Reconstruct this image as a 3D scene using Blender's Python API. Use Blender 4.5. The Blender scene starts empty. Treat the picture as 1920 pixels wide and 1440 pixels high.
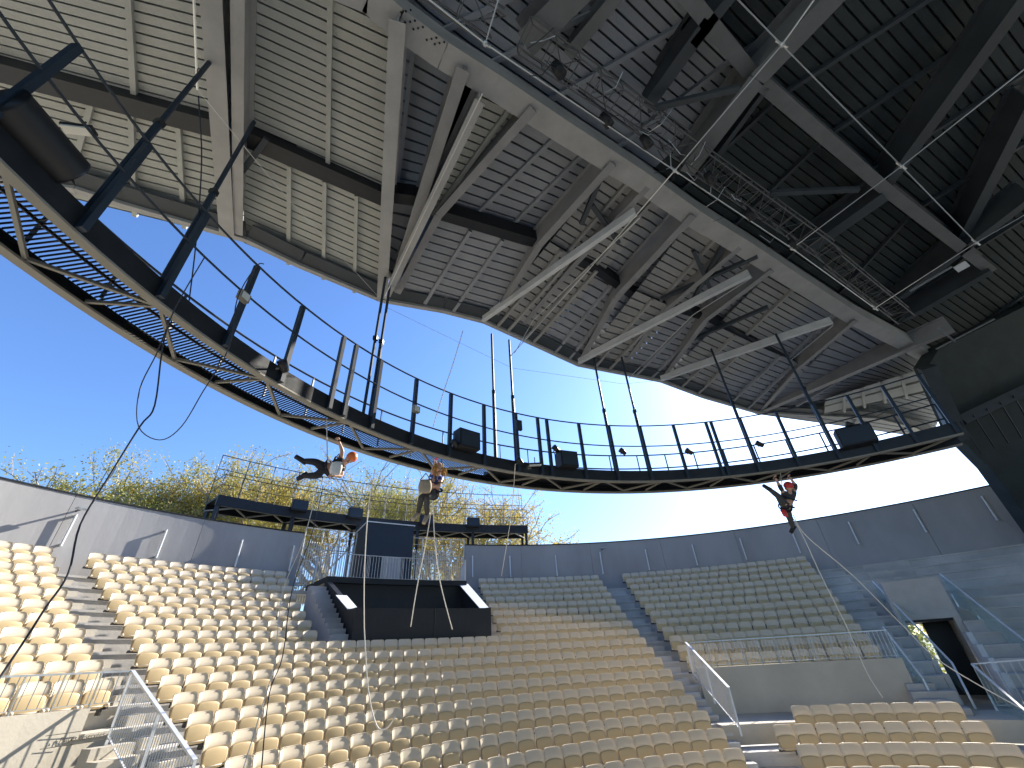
import bpy, math, random
from math import radians as RD, sin, cos, pi, hypot, atan2, degrees
from mathutils import Vector as V, Matrix
random.seed(7)
sc = bpy.context.scene
COL = sc.collection
# ------------------------------------------------------------------ camera
ZC = 4.2                                   # eye height above the arena floor
F_PX = 787.35; PITCH = 0.57752; ROLL = -0.060942
W0, H0 = 1920, 1440
fw = V((0, cos(PITCH), sin(PITCH))); u0 = V((0, -sin(PITCH), cos(PITCH))); r0 = V((1, 0, 0))
up = cos(ROLL)*u0 - sin(ROLL)*r0
rt = cos(ROLL)*r0 + sin(ROLL)*u0
cam_d = bpy.data.cameras.new('camera'); cam = bpy.data.objects.new('camera', cam_d); COL.objects.link(cam)
sc.camera = cam
cam_d.sensor_width = 36; cam_d.lens = 36*F_PX/W0; cam_d.clip_start = .05; cam_d.clip_end = 3000
cam.matrix_world = Matrix(((rt.x, up.x, -fw.x, 0), (rt.y, up.y, -fw.y, 0), (rt.z, up.z, -fw.z, ZC), (0, 0, 0, 1)))
# ------------------------------------------------------------------ light
SUN_AZ, SUN_EL = RD(41), RD(31)
sun_dir = V((sin(SUN_AZ)*cos(SUN_EL), cos(SUN_AZ)*cos(SUN_EL), sin(SUN_EL)))
world = bpy.data.worlds.new('World'); sc.world = world; world.use_nodes = True
nt = world.node_tree; bg = nt.nodes['Background']
sky = nt.nodes.new('ShaderNodeTexSky'); sky.sky_type = 'NISHITA'; sky.sun_disc = False
sky.sun_elevation = SUN_EL; sky.sun_rotation = SUN_AZ; sky.air_density = 1.25; sky.dust_density = .7; sky.ozone_density = 4.0
tint = nt.nodes.new('ShaderNodeMix'); tint.data_type = 'RGBA'; tint.blend_type = 'MULTIPLY'; tint.inputs[0].default_value = 1; tint.inputs[7].default_value = (.585, .72, .96, 1)
nt.links.new(sky.outputs[0], tint.inputs[6]); nt.links.new(tint.outputs[2], bg.inputs[0]); bg.inputs[1].default_value = 0.115
sd = bpy.data.lights.new('sun', 'SUN'); so = bpy.data.objects.new('sun', sd); COL.objects.link(so)
sd.energy = 4.9; sd.angle = RD(.5); sd.color = (1, .92, .80)
so.rotation_euler = (-sun_dir).to_track_quat('-Z', 'Y').to_euler()
sc.view_settings.view_transform = 'Standard'; sc.view_settings.look = 'None'
sc.view_settings.exposure = 1.34; sc.view_settings.gamma = 1
sc.cycles.max_bounces = 10; sc.cycles.diffuse_bounces = 6
# ------------------------------------------------------------------ picture -> place helpers (used to place real, full size things)
def ray(px, py): return fw + rt*((px-960)/F_PX) - up*((py-720)/F_PX)
CAM = V((0, 0, ZC))
def atz(px, py, z):                        # point of height z (relative to the eye) seen at a pixel
    d = ray(px, py); return CAM + d*(z/d.z)
def atd(px, py, dep): return CAM + ray(px, py)*dep
C1 = (5.3154, 3.6615)                      # centre of the seating bowl
C2 = (5.70, 2.725)                         # centre of the suspended ring
def onr(px, py, R, c=C1):
    d = ray(px, py); a = d.x**2+d.y**2; b = -2*(d.x*c[0]+d.y*c[1]); cc = c[0]**2+c[1]**2-R*R
    t = (-b+math.sqrt(max(0, b*b-4*a*cc)))/(2*a); return CAM+d*t
def pix(p):
    q = V(p)-CAM; z = q.dot(fw); return 960+F_PX*q.dot(rt)/z, 720-F_PX*q.dot(up)/z, z
def pol(R, tdeg, z=0, c=C1):               # z relative to the eye
    return V((c[0]+R*cos(RD(tdeg)), c[1]+R*sin(RD(tdeg)), ZC+z))
def tang(p, c=C1): return degrees(atan2(p.y-c[1], p.x-c[0]))
# ------------------------------------------------------------------ materials
M = {}
def mat(name, col, rough=.6, metal=0., noise=0., scale=3., bump=0., bscale=40., spec=.5, transl=0., col2=None, stretch=None):
    m = bpy.data.materials.new(name); m.use_nodes = True; n = m.node_tree.nodes; l = m.node_tree.links
    b = n['Principled BSDF']; b.inputs['Roughness'].default_value = rough; b.inputs['Metallic'].default_value = metal
    b.inputs['Specular IOR Level'].default_value = spec; b.inputs['Base Color'].default_value = (*col, 1)
    if noise or bump:
        tc = n.new('ShaderNodeTexCoord'); mp = n.new('ShaderNodeMapping'); l.new(tc.outputs['Object'], mp.inputs[0])
        if stretch: mp.inputs['Scale'].default_value = stretch
    if noise:
        nz = n.new('ShaderNodeTexNoise'); nz.inputs['Scale'].default_value = scale; nz.inputs['Detail'].default_value = 7; nz.inputs['Roughness'].default_value = .62
        l.new(mp.outputs[0], nz.inputs['Vector'])
        r = n.new('ShaderNodeValToRGB'); r.color_ramp.elements[0].position = .32; r.color_ramp.elements[1].position = .7
        c2 = col2 or tuple(min(1, c*(1+noise)) for c in col); c1 = tuple(c*(1-noise) for c in col)
        r.color_ramp.elements[0].color = (*c1, 1); r.color_ramp.elements[1].color = (*c2, 1)
        l.new(nz.outputs[0], r.inputs[0]); l.new(r.outputs[0], b.inputs['Base Color'])
        rr = n.new('ShaderNodeMapRange'); rr.inputs[3].default_value = max(.05, rough-.12); rr.inputs[4].default_value = min(1, rough+.12)
        l.new(nz.outputs[0], rr.inputs[0]); l.new(rr.outputs[0], b.inputs['Roughness'])
    if bump:
        nb = n.new('ShaderNodeTexNoise'); nb.inputs['Scale'].default_value = bscale; nb.inputs['Detail'].default_value = 4
        l.new(mp.outputs[0], nb.inputs['Vector']); bp = n.new('ShaderNodeBump'); bp.inputs['Strength'].default_value = bump; bp.inputs['Distance'].default_value = .01
        l.new(nb.outputs[0], bp.inputs['Height']); l.new(bp.outputs[0], b.inputs['Normal'])
    if transl:
        tr = n.new('ShaderNodeBsdfTranslucent'); tr.inputs[0].default_value = (col[0], col[1]*.95, col[2]*.8, 1); mx = n.new('ShaderNodeMixShader'); mx.inputs[0].default_value = transl
        l.new(b.outputs[0], mx.inputs[1]); l.new(tr.outputs[0], mx.inputs[2]); l.new(mx.outputs[0], n['Material Output'].inputs[0])
    M[name] = m; return m
mat('concrete', (.50, .49, .47), .8, noise=.22, scale=.55, bump=.35, bscale=18)
mat('wall_concrete', (.37, .37, .375), .78, noise=.16, scale=.35, bump=.3, bscale=9, stretch=(1, 1, .35))
mat('warm_concrete', (.52, .48, .40), .8, noise=.12, scale=.7, bump=.3, bscale=18)
mat('seat', (.77, .68, .53), .45, noise=.05, scale=1.3, transl=.16)
mat('seat_pan', (.74, .59, .34), .5, noise=.05, scale=1.3, transl=.28)  # tanner copy of the seat plastic; warm bounce light put into the colour
mat('bracket', (.05, .05, .055), .5, .5)
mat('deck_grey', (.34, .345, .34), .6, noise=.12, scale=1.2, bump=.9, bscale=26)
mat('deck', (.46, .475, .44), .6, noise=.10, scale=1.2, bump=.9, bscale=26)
mat('deck_shaded', (.31, .33, .36), .6, noise=.12, scale=1.2, bump=.9, bscale=26)  # darker bluish copy of the deck; shade on folded panels put into the colour
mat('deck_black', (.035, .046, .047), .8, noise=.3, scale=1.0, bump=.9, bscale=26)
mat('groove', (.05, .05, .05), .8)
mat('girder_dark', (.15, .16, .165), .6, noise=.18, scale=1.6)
mat('truss_grey', (.11, .115, .12), .45, .4)
mat('girder', (.38, .385, .38), .55, noise=.14, scale=1.6, bump=.25, bscale=30)
mat('girder_mid', (.27, .275, .28), .55, noise=.14, scale=1.6, bump=.25, bscale=30)
mat('girder_pale', (.62, .64, .65), .5, noise=.12, scale=1.8, bump=.2, bscale=30)
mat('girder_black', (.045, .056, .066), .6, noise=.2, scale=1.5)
mat('black_steel', (.022, .026, .032), .42, .3, noise=.2, scale=5)
mat('beige_steel', (.27, .26, .225), .6, noise=.12, scale=3)
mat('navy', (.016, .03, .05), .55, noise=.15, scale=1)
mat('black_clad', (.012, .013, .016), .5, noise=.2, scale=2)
mat('galv', (.50, .53, .56), .4, .75, noise=.12, scale=6)
mat('zinc_rail', (.62, .64, .66), .4, .35, noise=.08, scale=5)
mat('tube_white', (.75, .78, .8), .35)
mat('cable', (.6, .62, .62), .35, .7)
mat('rope_white', (.72, .7, .64), .8)
mat('rope_dark', (.03, .035, .05), .7)
mat('lamp_glass', (.7, .72, .68), .2)
mat('bark', (.36, .33, .27), .9, noise=.3, scale=6, bump=.5, bscale=20)
mat('leaf', (.46, .42, .10), .6, transl=.35); mat('leaf2', (.54, .44, .12), .6, transl=.35); mat('leaf3', (.36, .37, .09), .6, transl=.35)
mat('ground', (.30, .29, .23), .95, noise=.3, scale=.3)
mat('floor', (.50, .48, .43), .8, noise=.1, scale=.6)
mat('skin_tone', (.55, .33, .23), .5); mat('black_cloth', (.018, .018, .022), .85); mat('grey_cloth', (.05, .052, .055), .85, noise=.2, scale=9)
mat('blue_cloth', (.02, .06, .25), .8); mat('red_plastic', (.65, .04, .03), .4); mat('orange_plastic', (.8, .18, .04), .4)
mat('white_cloth', (.75, .73, .7), .8, noise=.1, scale=12); mat('tan_cloth', (.42, .34, .24), .85, noise=.15, scale=14)
mat('hair_gold', (.42, .22, .05), .8, noise=.3, scale=30); mat('hair_dark', (.06, .035, .02), .7)
mat('letter', (.05, .05, .045), .7)
gl = mat('glass', (.55, .68, .66), .05)
g = gl.node_tree; gb = g.nodes['Principled BSDF']; tp = g.nodes.new('ShaderNodeBsdfTransparent'); tp.inputs[0].default_value = (.92, .97, .96, 1)
mx = g.nodes.new('ShaderNodeMixShader'); mx.inputs[0].default_value = .16; g.links.new(tp.outputs[0], mx.inputs[1]); g.links.new(gb.outputs[0], mx.inputs[2]); g.links.new(mx.outputs[0], g.nodes['Material Output'].inputs[0])
# ------------------------------------------------------------------ mesh building
class MB:
    def __init__(s): s.v = []; s.f = []; s.smooth = False
    def add(s, vs, fs):
        k = len(s.v); s.v += [tuple(p) for p in vs]; s.f += [tuple(i+k for i in f) for f in fs]; return s
    def frame(s, a, b, upv=V((0, 0, 1))):
        d = (b-a).normalized(); x = d.cross(upv)
        if x.length < 1e-4: x = d.cross(V((1, 0, 0)))
        x.normalize(); y = x.cross(d).normalized(); return d, x, y
    def bar(s, a, b, w, h, upv=V((0, 0, 1)), dy=0., dx=0.):   # box along a-b, width w sideways, height h along up; dy lifts it
        a = V(a); b = V(b); d, x, y = s.frame(a, b, upv); o = y*dy+x*dx
        c = [p+o+x*(sx*w/2)+y*(sy*h/2) for p in (a, b) for sx, sy in ((-1, -1), (1, -1), (1, 1), (-1, 1))]
        return s.add(c, [(3, 2, 1, 0), (4, 5, 6, 7), (0, 1, 5, 4), (1, 2, 6, 5), (2, 3, 7, 6), (3, 0, 4, 7)])
    def ibeam(s, a, b, w, h, upv=V((0, 0, 1)), t=.03):        # a-b is the line of the bottom flange's underside
        s.bar(a, b, w, t, upv, t/2); s.bar(a, b, t, h-2*t, upv, h/2); return s.bar(a, b, w, t, upv, h-t/2)
    def tube(s, pts, r, n=6, r2=None, cap=True):
        pts = [V(p) for p in pts]; k = len(s.v); m = len(pts); prev = None
        for i, p in enumerate(pts):
            d = (pts[min(i+1, m-1)]-pts[max(i-1, 0)])
            if d.length < 1e-9: d = V((0, 0, 1))
            d.normalize()
            if prev is None:
                x = d.cross(V((0, 0, 1)))
                if x.length < .05: x = d.cross(V((1, 0, 0)))
            else: x = prev - d*prev.dot(d)
            x.normalize(); prev = x; y = d.cross(x)
            rr = r if r2 is None else r+(r2-r)*i/max(1, m-1)
            for j in range(n):
                an = 2*pi*j/n; s.v.append(tuple(p+x*(rr*cos(an))+y*(rr*sin(an))))
        for i in range(m-1):
            for j in range(n):
                j2 = (j+1) % n; s.f.append((k+i*n+j, k+i*n+j2, k+(i+1)*n+j2, k+(i+1)*n+j))
        if cap:
            s.f.append(tuple(k+j for j in range(n))[::-1]); s.f.append(tuple(k+(m-1)*n+j for j in range(n)))
        return s
    def arc(s, Ra, Rb, z0, z1, t0, t1, c=C1, step=2.0):       # ring sector with a box section, z relative to the eye
        n = max(1, int(abs(t1-t0)/step+.5)); k = len(s.v)
        for i in range(n+1):
            t = t0+(t1-t0)*i/n
            for R, z in ((Ra, z0), (Rb, z0), (Rb, z1), (Ra, z1)): s.v.append(tuple(pol(R, t, z, c)))
        for i in range(n):
            a = k+4*i
            for j in range(4):
                j2 = (j+1) % 4; s.f.append((a+j, a+j2, a+4+j2, a+4+j))
        s.f.append((k+3, k+2, k+1, k)); a = k+4*n; s.f.append((a, a+1, a+2, a+3)); return s
    def arctube(s, R, z, t0, t1, r, c=C1, n=6, step=2.):
        m = max(1, int(abs(t1-t0)/step+.5)); return s.tube([pol(R, t0+(t1-t0)*i/m, z, c) for i in range(m+1)], r, n)
    def prism(s, poly, vec):                                  # closed polygon pushed along vec
        n = len(poly); poly = [V(p) for p in poly]; vec = V(vec)
        return s.add(poly+[p+vec for p in poly], [tuple(range(n))[::-1], tuple(range(n, 2*n))]+[(i, (i+1) % n, n+(i+1) % n, n+i) for i in range(n)])
    def box(s, c, sx, sy, sz, rz=0.):
        c = V(c); m = Matrix.Rotation(rz, 3, 'Z')
        vs = [c+m@V((x*sx/2, y*sy/2, z*sz/2)) for x in (-1, 1) for y in (-1, 1) for z in (-1, 1)]
        return s.add(vs, [(0, 1, 3, 2), (4, 6, 7, 5), (0, 4, 5, 1), (2, 3, 7, 6), (0, 2, 6, 4), (1, 5, 7, 3)])
    def ball(s, c, r, nx=8, ny=6, sc3=(1, 1, 1), basis=None):
        c = V(c); k = len(s.v); B = basis or Matrix.Identity(3)
        for i in range(ny+1):
            for j in range(nx):
                th = pi*i/ny; ph = 2*pi*j/nx
                s.v.append(tuple(c+B@V((r*sc3[0]*sin(th)*cos(ph), r*sc3[1]*sin(th)*sin(ph), r*sc3[2]*cos(th)))))
        for i in range(ny):
            for j in range(nx):
                j2 = (j+1) % nx; s.f.append((k+i*nx+j, k+(i+1)*nx+j, k+(i+1)*nx+j2, k+i*nx+j2))
        return s
    def build(s, name, m, parent=None, smooth=False):
        me = bpy.data.meshes.new(name)
        if parent is not None:
            inv = world_loc(parent); me.from_pydata([(v[0]-inv.x, v[1]-inv.y, v[2]-inv.z) for v in s.v], [], s.f)
            o = bpy.data.objects.new(name, me); COL.objects.link(o); o.parent = parent
        else:
            me.from_pydata(s.v, [], s.f); o = bpy.data.objects.new(name, me); COL.objects.link(o)
        me.materials.append(M[m] if isinstance(m, str) else m)
        if smooth: me.polygons.foreach_set('use_smooth', [True]*len(me.polygons))
        me.update(); return o
def world_loc(o):
    p = V((0, 0, 0))
    while o is not None: p = p+o.location; o = o.parent
    return p
def tag(o, label, cat, group=None, kind=None):
    if label: o['label'] = label
    if cat: o['category'] = cat
    if group: o['group'] = group
    if kind: o['kind'] = kind
    return o
def thing(name, label, cat, loc=(0, 0, 0), group=None):
    o = bpy.data.objects.new(name, None); o.empty_display_size = .3; COL.objects.link(o); o.location = loc; return tag(o, label, cat, group)
def struct(o): o['kind'] = 'structure'; return o
ORD = ['zeroth', 'first', 'second', 'third', 'fourth', 'fifth', 'sixth', 'seventh', 'eighth', 'ninth', 'tenth', 'eleventh', 'twelfth', 'thirteenth', 'fourteenth', 'fifteenth', 'sixteenth', 'seventeenth', 'eighteenth', 'nineteenth', 'twentieth']
def ordn(n):
    if n <= 20: return ORD[n]
    t = {2: 'twenty', 3: 'thirty', 4: 'forty'}[n//10]; return t.replace('y', 'ieth') if n % 10 == 0 else t+'-'+ORD[n % 10]
# ------------------------------------------------------------------ ground
struct(MB().add([(-900, -900, -.02), (900, -900, -.02), (900, 900, -.02), (-900, 900, -.02)], [(0, 1, 2, 3)]).build('ground', 'ground'))
struct(MB().arc(0.01, 24.5, -4.19, -4.15, 0, 360, step=4).build('arena_floor', 'floor'))  # unseen pale disc, widened to bounce light up to the roof
# ------------------------------------------------------------------ seating bowl profile (relative to the eye)
R0 = 23.1877
def Rk(k): return R0-.8*k
def Hk(k): return 3.8226-.4143*k+.004*k*k            # top of a backrest
def Tk(k): return Hk(k)-.83                           # tread level
def tread(mb, k, t0, t1, base=None):
    Ra = Rk(k)-.55; Rb = Rk(k)+.25
    mb.arc(Ra+.035, Rb, Tk(k)-.62 if base is None else base, Tk(k)-.07, t0, t1); mb.arc(Ra, Rb-.003, Tk(k)-.068, Tk(k), t0, t1)
TM0, TM1 = 92.3, 151.0          # middle block seats
TA_R, TA_L = 89.2, 153.2        # far sides of the two aisles
stand = thing('concrete_grandstand', 'curved stepped grey concrete grandstand carrying the rows of cream seats', 'grandstand', pol(16, 120, -4.2))
mb = MB()
for k in range(20):
    if k <= 7:
        tread(mb, k, TA_R, 113.1); tread(mb, k, 133.8, TA_L)
    else: tread(mb, k, TA_R, TA_L)
mb.build('terrace', 'concrete', stand)
mb = MB()
for k in range(11): tread(mb, k, TA_L, 215)
mb.build('terrace', 'warm_concrete', stand)
mb = MB()
for k in range(12): tread(mb, k, 64.3, TA_R)
for k in range(15, 20): tread(mb, k, 40, TA_R)
mb.build('terrace', 'concrete', stand)
# empty terraces at far right, with the tunnel mouth cut out of them
VT0, VT1 = 54.6, 59.2
mb = MB()
for k in range(15):
    if k >= 4: tread(mb, k, 24, VT0-.6); tread(mb, k, VT1+.6, 61.2)
    else: tread(mb, k, 24, 61.2)
mb.build('terrace', 'concrete', stand)
# half steps of the aisles
def aisle(t0, t1, ks, m='concrete'):
    for k in ks:
        if k > 0: MB().arc(Rk(k)-.15, Rk(k)+.255, Tk(k)-.02, Tk(k)+(Tk(k-1)-Tk(k))*.5, t0, t1).build('aisle_step', m, stand)
aisle(TA_R+.1, TM0-.3, range(1, 20)); aisle(TM1+.9, TA_L-.1, range(1, 20), 'warm_concrete')
mb = MB()
for k in range(0, 15):
    tread(mb, k, 61.2, 64.3, Tk(14)-.5)
mb.build('terrace', 'concrete', stand)
aisle(61.3, 64.2, range(1, 14))
# front of right upper block, walkway
mb = MB(); mb.arc(13.60, 13.78, -2.3, -.60, 63.2, 88.6); mb.arc(13.785, 14.0, -1.95, Tk(11)-.002, 64.3, 88.9)
mb.build('parapet', 'warm_concrete', stand)
MB().arc(11.45, 13.6, -2.3, -1.86, 55, 90.4).build('walkway', 'warm_concrete', stand)
# ------------------------------------------------------------------ back wall
def wall_seg(t0, t1, z0=2.3, step=10.4, name='wall_panel', root=None):
    t = t0
    while t < t1-.1:
        e = min(t+step, t1); MB().arc(23.60, 23.85, z0, 5.66, t+.016, e-.016, step=1.3).build('wall_panel', 'wall_concrete', root); t = e
    MB().arc(23.86, 24.0, z0, 5.6, t0, t1, step=1.3).build('backing', 'groove', root)
    MB().arc(23.575, 24.05, 5.665, 5.72, t0, t1, step=1.3).build('coping', 'black_steel', root)
w = thing('concrete_wall', 'curved grey concrete back wall left of the control booth', 'wall', pol(23.7, 160, -4.2), 'back walls of the arena'); wall_seg(132.6, 215, root=w)
w = thing('concrete_wall', 'curved grey concrete back wall right of the control booth', 'wall', pol(23.7, 80, -4.2), 'back walls of the arena'); wall_seg(20, 111.4, root=w)
rods = [((113, 1024), (146, 965)), ((292, 1046), (312, 993)), ((440, 1063), (452, 1012)), ((541, 1071), (552, 1023)), ((886, 1082), (885, 1042)), ((957.5, 1082), (956, 1042)), ((1045, 1080), (1041, 1041)), ((1131, 1076), (1126, 1035)), ((1218, 1069), (1210, 1030)), ((1308, 1060), (1297, 1021)), ((1400, 1049), (1388, 1009)), ((1501, 1037), (1485, 995)), ((1611, 1021), (1590, 978)), ((1737, 998), (1711, 955)), ((1871, 976), (1840, 930))]
for i, (b, t) in enumerate(rods):
    pb = onr(*b, 23.5); an = tang(pb); zt = onr(*t, 23.5).z-ZC; zb = pb.z-ZC
    side = 'left' if i < 4 else 'right'
    n = (4-i) if i < 4 else i-3
    lab = f'pale vertical metal tube on the back wall, {ordn(n)} to the {side} of the control booth'
    r = thing('wall_tube', lab, 'wall tube', pol(23.5, an, zb), 'vertical metal tubes on the back wall')
    MB().tube([pol(23.48, an, zb), pol(23.48, an, zt)], .035, 8).build('tube', 'tube_white', r)
    c = MB(); c.bar(pol(23.48, an, zb+.05), pol(23.6, an, zb+.05), .09, .05); c.bar(pol(23.48, an, zt-.05), pol(23.6, an, zt-.05), .09, .05); c.build('clip', 'galv', r)
for an, px, py in ((0, 146, 957), (1, 1129, 1030)):
    p = onr(px, py, 23.45); t = tang(p)
    l = thing('wall_floodlight', ['small slim floodlight on the back wall at far left', 'small slim floodlight on the back wall above the right-hand stairs'][an], 'floodlight', p, 'floodlights on the back wall')
    MB().bar(pol(23.1, t-.4, p.z-ZC), pol(23.1, t+.4, p.z-ZC), .3, .04).build('housing', 'galv', l)
    MB().bar(pol(23.25, t, p.z-ZC), pol(23.6, t, p.z-ZC), .05, .05).build('arm', 'black_steel', l)
# ------------------------------------------------------------------ seats
def seat_meshes():
    # local frame: x along the row, y towards the back wall, z up from the tread; top of backrest at y=0,z=.83
    def shell(rows, th, name, m):
        k = len(rows[0]); mb = MB(); R = len(rows)
        front = [p for r in rows for p in r]; mb.v = [tuple(p) for p in front]
        back = [(p[0], p[1]+th, p[2]) for r in rows for p in r]; mb.v += back; o = R*k
        for i in range(R-1):
            for j in range(k-1):
                a = i*k+j; mb.f.append((a, a+1, a+k+1, a+k)); mb.f.append((o+a, o+a+k, o+a+k+1, o+a+1))
        for j in range(k-1): mb.f.append((j+1, j, o+j, o+j+1)); a = (R-1)*k+j; mb.f.append((a, a+1, o+a+1, o+a))
        for i in range(R-1): a = i*k; mb.f.append((a, a+k, o+a+k, o+a)); a = i*k+k-1; mb.f.append((a+k, a, o+a, o+a+k))
        me = bpy.data.meshes.new(name); me.from_pydata(mb.v, [], mb.f); me.materials.append(M[m]); me.polygons.foreach_set('use_smooth', [True]*len(me.polygons)); me.update(); return me, mb
    rows = []
    for z, wd, y in ((.37, .20, .0), (.42, .228, .0), (.52, .236, .0), (.60, .238, .002), (.625, .238, -.018), (.66, .238, -.026), (.72, .238, -.018), (.775, .236, -.004), (.81, .222, .004), (.828, .195, .008), (.834, .15, .008)):
        rows.append([(x*wd, y+(z-.55)*.13-.018*(abs(x)**2.2)-(.014 if abs(x) > .97 else 0), z) for x in (-1, -.95, -.6, -.2, .2, .6, .95, 1)])
    back, mb1 = shell(rows, .028, 'backrest', 'seat')
    rows = []
    for z, wd, y in ((.335, .11, -.055), (.355, .17, -.062), (.40, .205, -.068), (.50, .216, -.062), (.57, .214, -.054), (.605, .205, -.046), (.625, .185, -.04), (.634, .15, -.036)):
        rows.append([(x*wd, y-.012*(1-x*x), z-.014*x*x*(1 if z > .6 else 0)) for x in (-1, -.92, -.6, -.2, .2, .6, .92, 1)])
    pan, mb2 = shell(rows, .04, 'seat_pan', 'seat_pan')
    b = MB(); b.box((0, .015, .33), .5, .04, .04); b.box((-.23, -.03, .345), .035, .12, .05); b.box((.23, -.03, .345), .035, .12, .05); b.box((.2, .10, .28), .035, .14, .12)
    me = bpy.data.meshes.new('bracket'); me.from_pydata(b.v, [], b.f); me.materials.append(M['bracket']); me.update()
    f = MB(); f.tube([(-.2, -.07, .375), (.2, -.07, .375)], .012, 6)      # pale hinge feet at either lower corner on one axle
    for s in (-1, 1): f.ball((s*.215, -.085, .385), .05, 8, 5, (.8, 1.1, .7))
    hm = bpy.data.meshes.new('hinge'); hm.from_pydata(f.v, [], f.f); hm.materials.append(M['seat']); hm.polygons.foreach_set('use_smooth', [True]*len(hm.polygons)); hm.update()
    return (back, mb1), (pan, mb2), (me, b), (hm, f)
SM = seat_meshes()
SEATS = []     # (k, tdeg, label)
def row(k, t0, t1, label, rev=False):
    R = Rk(k); n = int(round(R*RD(t1-t0)/.5)); 
    if n < 1: return
    for i in range(n):
        t = t0+(t1-t0)*(i+.5)/n; idx = i+1 if not rev else n-i
        SEATS.append((k, t, label.format(n=ordn(idx)), random.uniform(-1, 1)))
for k in range(8, 20):
    row(k, TM0, TM1+.09*(k-4), 'cream folding seat, {n} from the right stairs, '+ordn(k-7)+' row below the black booth')
for k in range(0, 8):
    row(k, TM0, 109.8+.22*k, 'cream seat right of the booth, {n} from the stairs, '+ordn(k+1)+' row from top')
    row(k, 133.9+.1*k, TM1, 'cream seat left of the booth, {n} from the left stairs, '+ordn(k+1)+' row from top', True)
for k in range(0, 11): row(k, 153.3+k*.13, 190+k*1.2, 'cream seat beyond the left stairs, {n} from them, '+ordn(k+1)+' row from the top')
for k in range(0, 12): row(k, 64.6, 89.0, 'grey shaded seat under the right back wall, {n} from far stairs, '+ordn(k+1)+' row from top')
row(15, 61.5, 81.0, 'seat below the right concrete wall, {n} from the glass, back row'); row(16, 60.5, 85.6, 'seat below the right concrete wall, {n} from the glass, middle row'); row(17, 59.5, 84.9, 'seat below the right concrete wall, {n} from the glass, front row')
row(18, 60, 84, 'seat at lower right picture edge, {n} from the glass, bottom row')
def seat_mat(k, t, jit):
    p = pol(Rk(k), t, Tk(k)); return Matrix.Translation(p) @ Matrix.Rotation(RD(t)-pi/2, 4, 'Z') @ Matrix.Rotation(RD(jit*.8), 4, 'Z')
ranked = []
for s in SEATS:
    p = pol(Rk(s[0]), s[1], Tk(s[0])+.6); x, y, z = pix(p)
    vis = z > .3 and -25 < x < 1945 and y < 1475
    if z < .3 or x < -300 or x > 2220 or y > 1800: continue
    ranked.append((0 if vis else 1, z, s))
ranked.sort(key=lambda a: (a[0], a[1]))
near = [r[2] for r in ranked[:300]]; rest = [r[2] for r in ranked[300:]]
for k, t, lab, j in near:
    o = thing('folding_seat', lab, 'seat', group='cream folding seats in the grandstand')
    m = seat_mat(k, t, j); o.location = m.to_translation(); o.rotation_euler = m.to_euler()
    for (me, _), nm in zip(SM, ('backrest', 'seat_pan', 'bracket', 'hinge')):
        c = bpy.data.objects.new(nm, me); COL.objects.link(c); c.parent = o
me = bpy.data.meshes.new('distant_seats'); vs = []; fs = []; mi = []
for k, t, lab, j in rest:
    m = seat_mat(k, t, j)
    for (me_, b), i in zip(SM, (0, 1, 2, 0)):
        o = len(vs); vs += [tuple(m @ V(p)) for p in b.v]; fs += [tuple(q+o for q in f) for f in b.f]; mi += [i]*len(b.f)
me.from_pydata(vs, [], fs)
for n in ('seat', 'seat_pan', 'bracket'): me.materials.append(M[n])
me.polygons.foreach_set('material_index', mi); me.polygons.foreach_set('use_smooth', [i != 2 for i in mi]); me.update()
o = bpy.data.objects.new('distant_seats', me); COL.objects.link(o); tag(o, 'the farther rows of cream folding seats up to the back wall', 'seats', kind='stuff')
# ------------------------------------------------------------------ railings
def railing(root, pts, h, spacing=.11, mat_='galv', post=1.5, railw=.05, topm=None, bar_r=.008, lift=.06):
    """bar balustrade over a polyline of foot points (V, world)"""
    bars = MB(); posts = MB(); rail = MB(); upz = V((0, 0, h))
    for a, b in zip(pts[:-1], pts[1:]):
        L = (b-a).length; n = max(1, int(L/spacing))
        for i in range(n): p = a+(b-a)*((i+.5)/n); bars.tube([p+V((0, 0, lift)), p+upz], bar_r, 4, cap=False)
        n = max(1, int(round(L/post)))
        for i in range(n+1): p = a+(b-a)*(i/n); MB().bar(p-V((0, 0, .1)), p+upz, .05, .012, b-a).build('post', mat_, root)
        MB().bar(a+upz, b+upz, railw, .03).build('handrail', topm or mat_, root); MB().bar(a+V((0, 0, lift)), b+V((0, 0, lift)), .03, .012).build('foot_rail', mat_, root)
    bars.build('bars', mat_, root)
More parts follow.
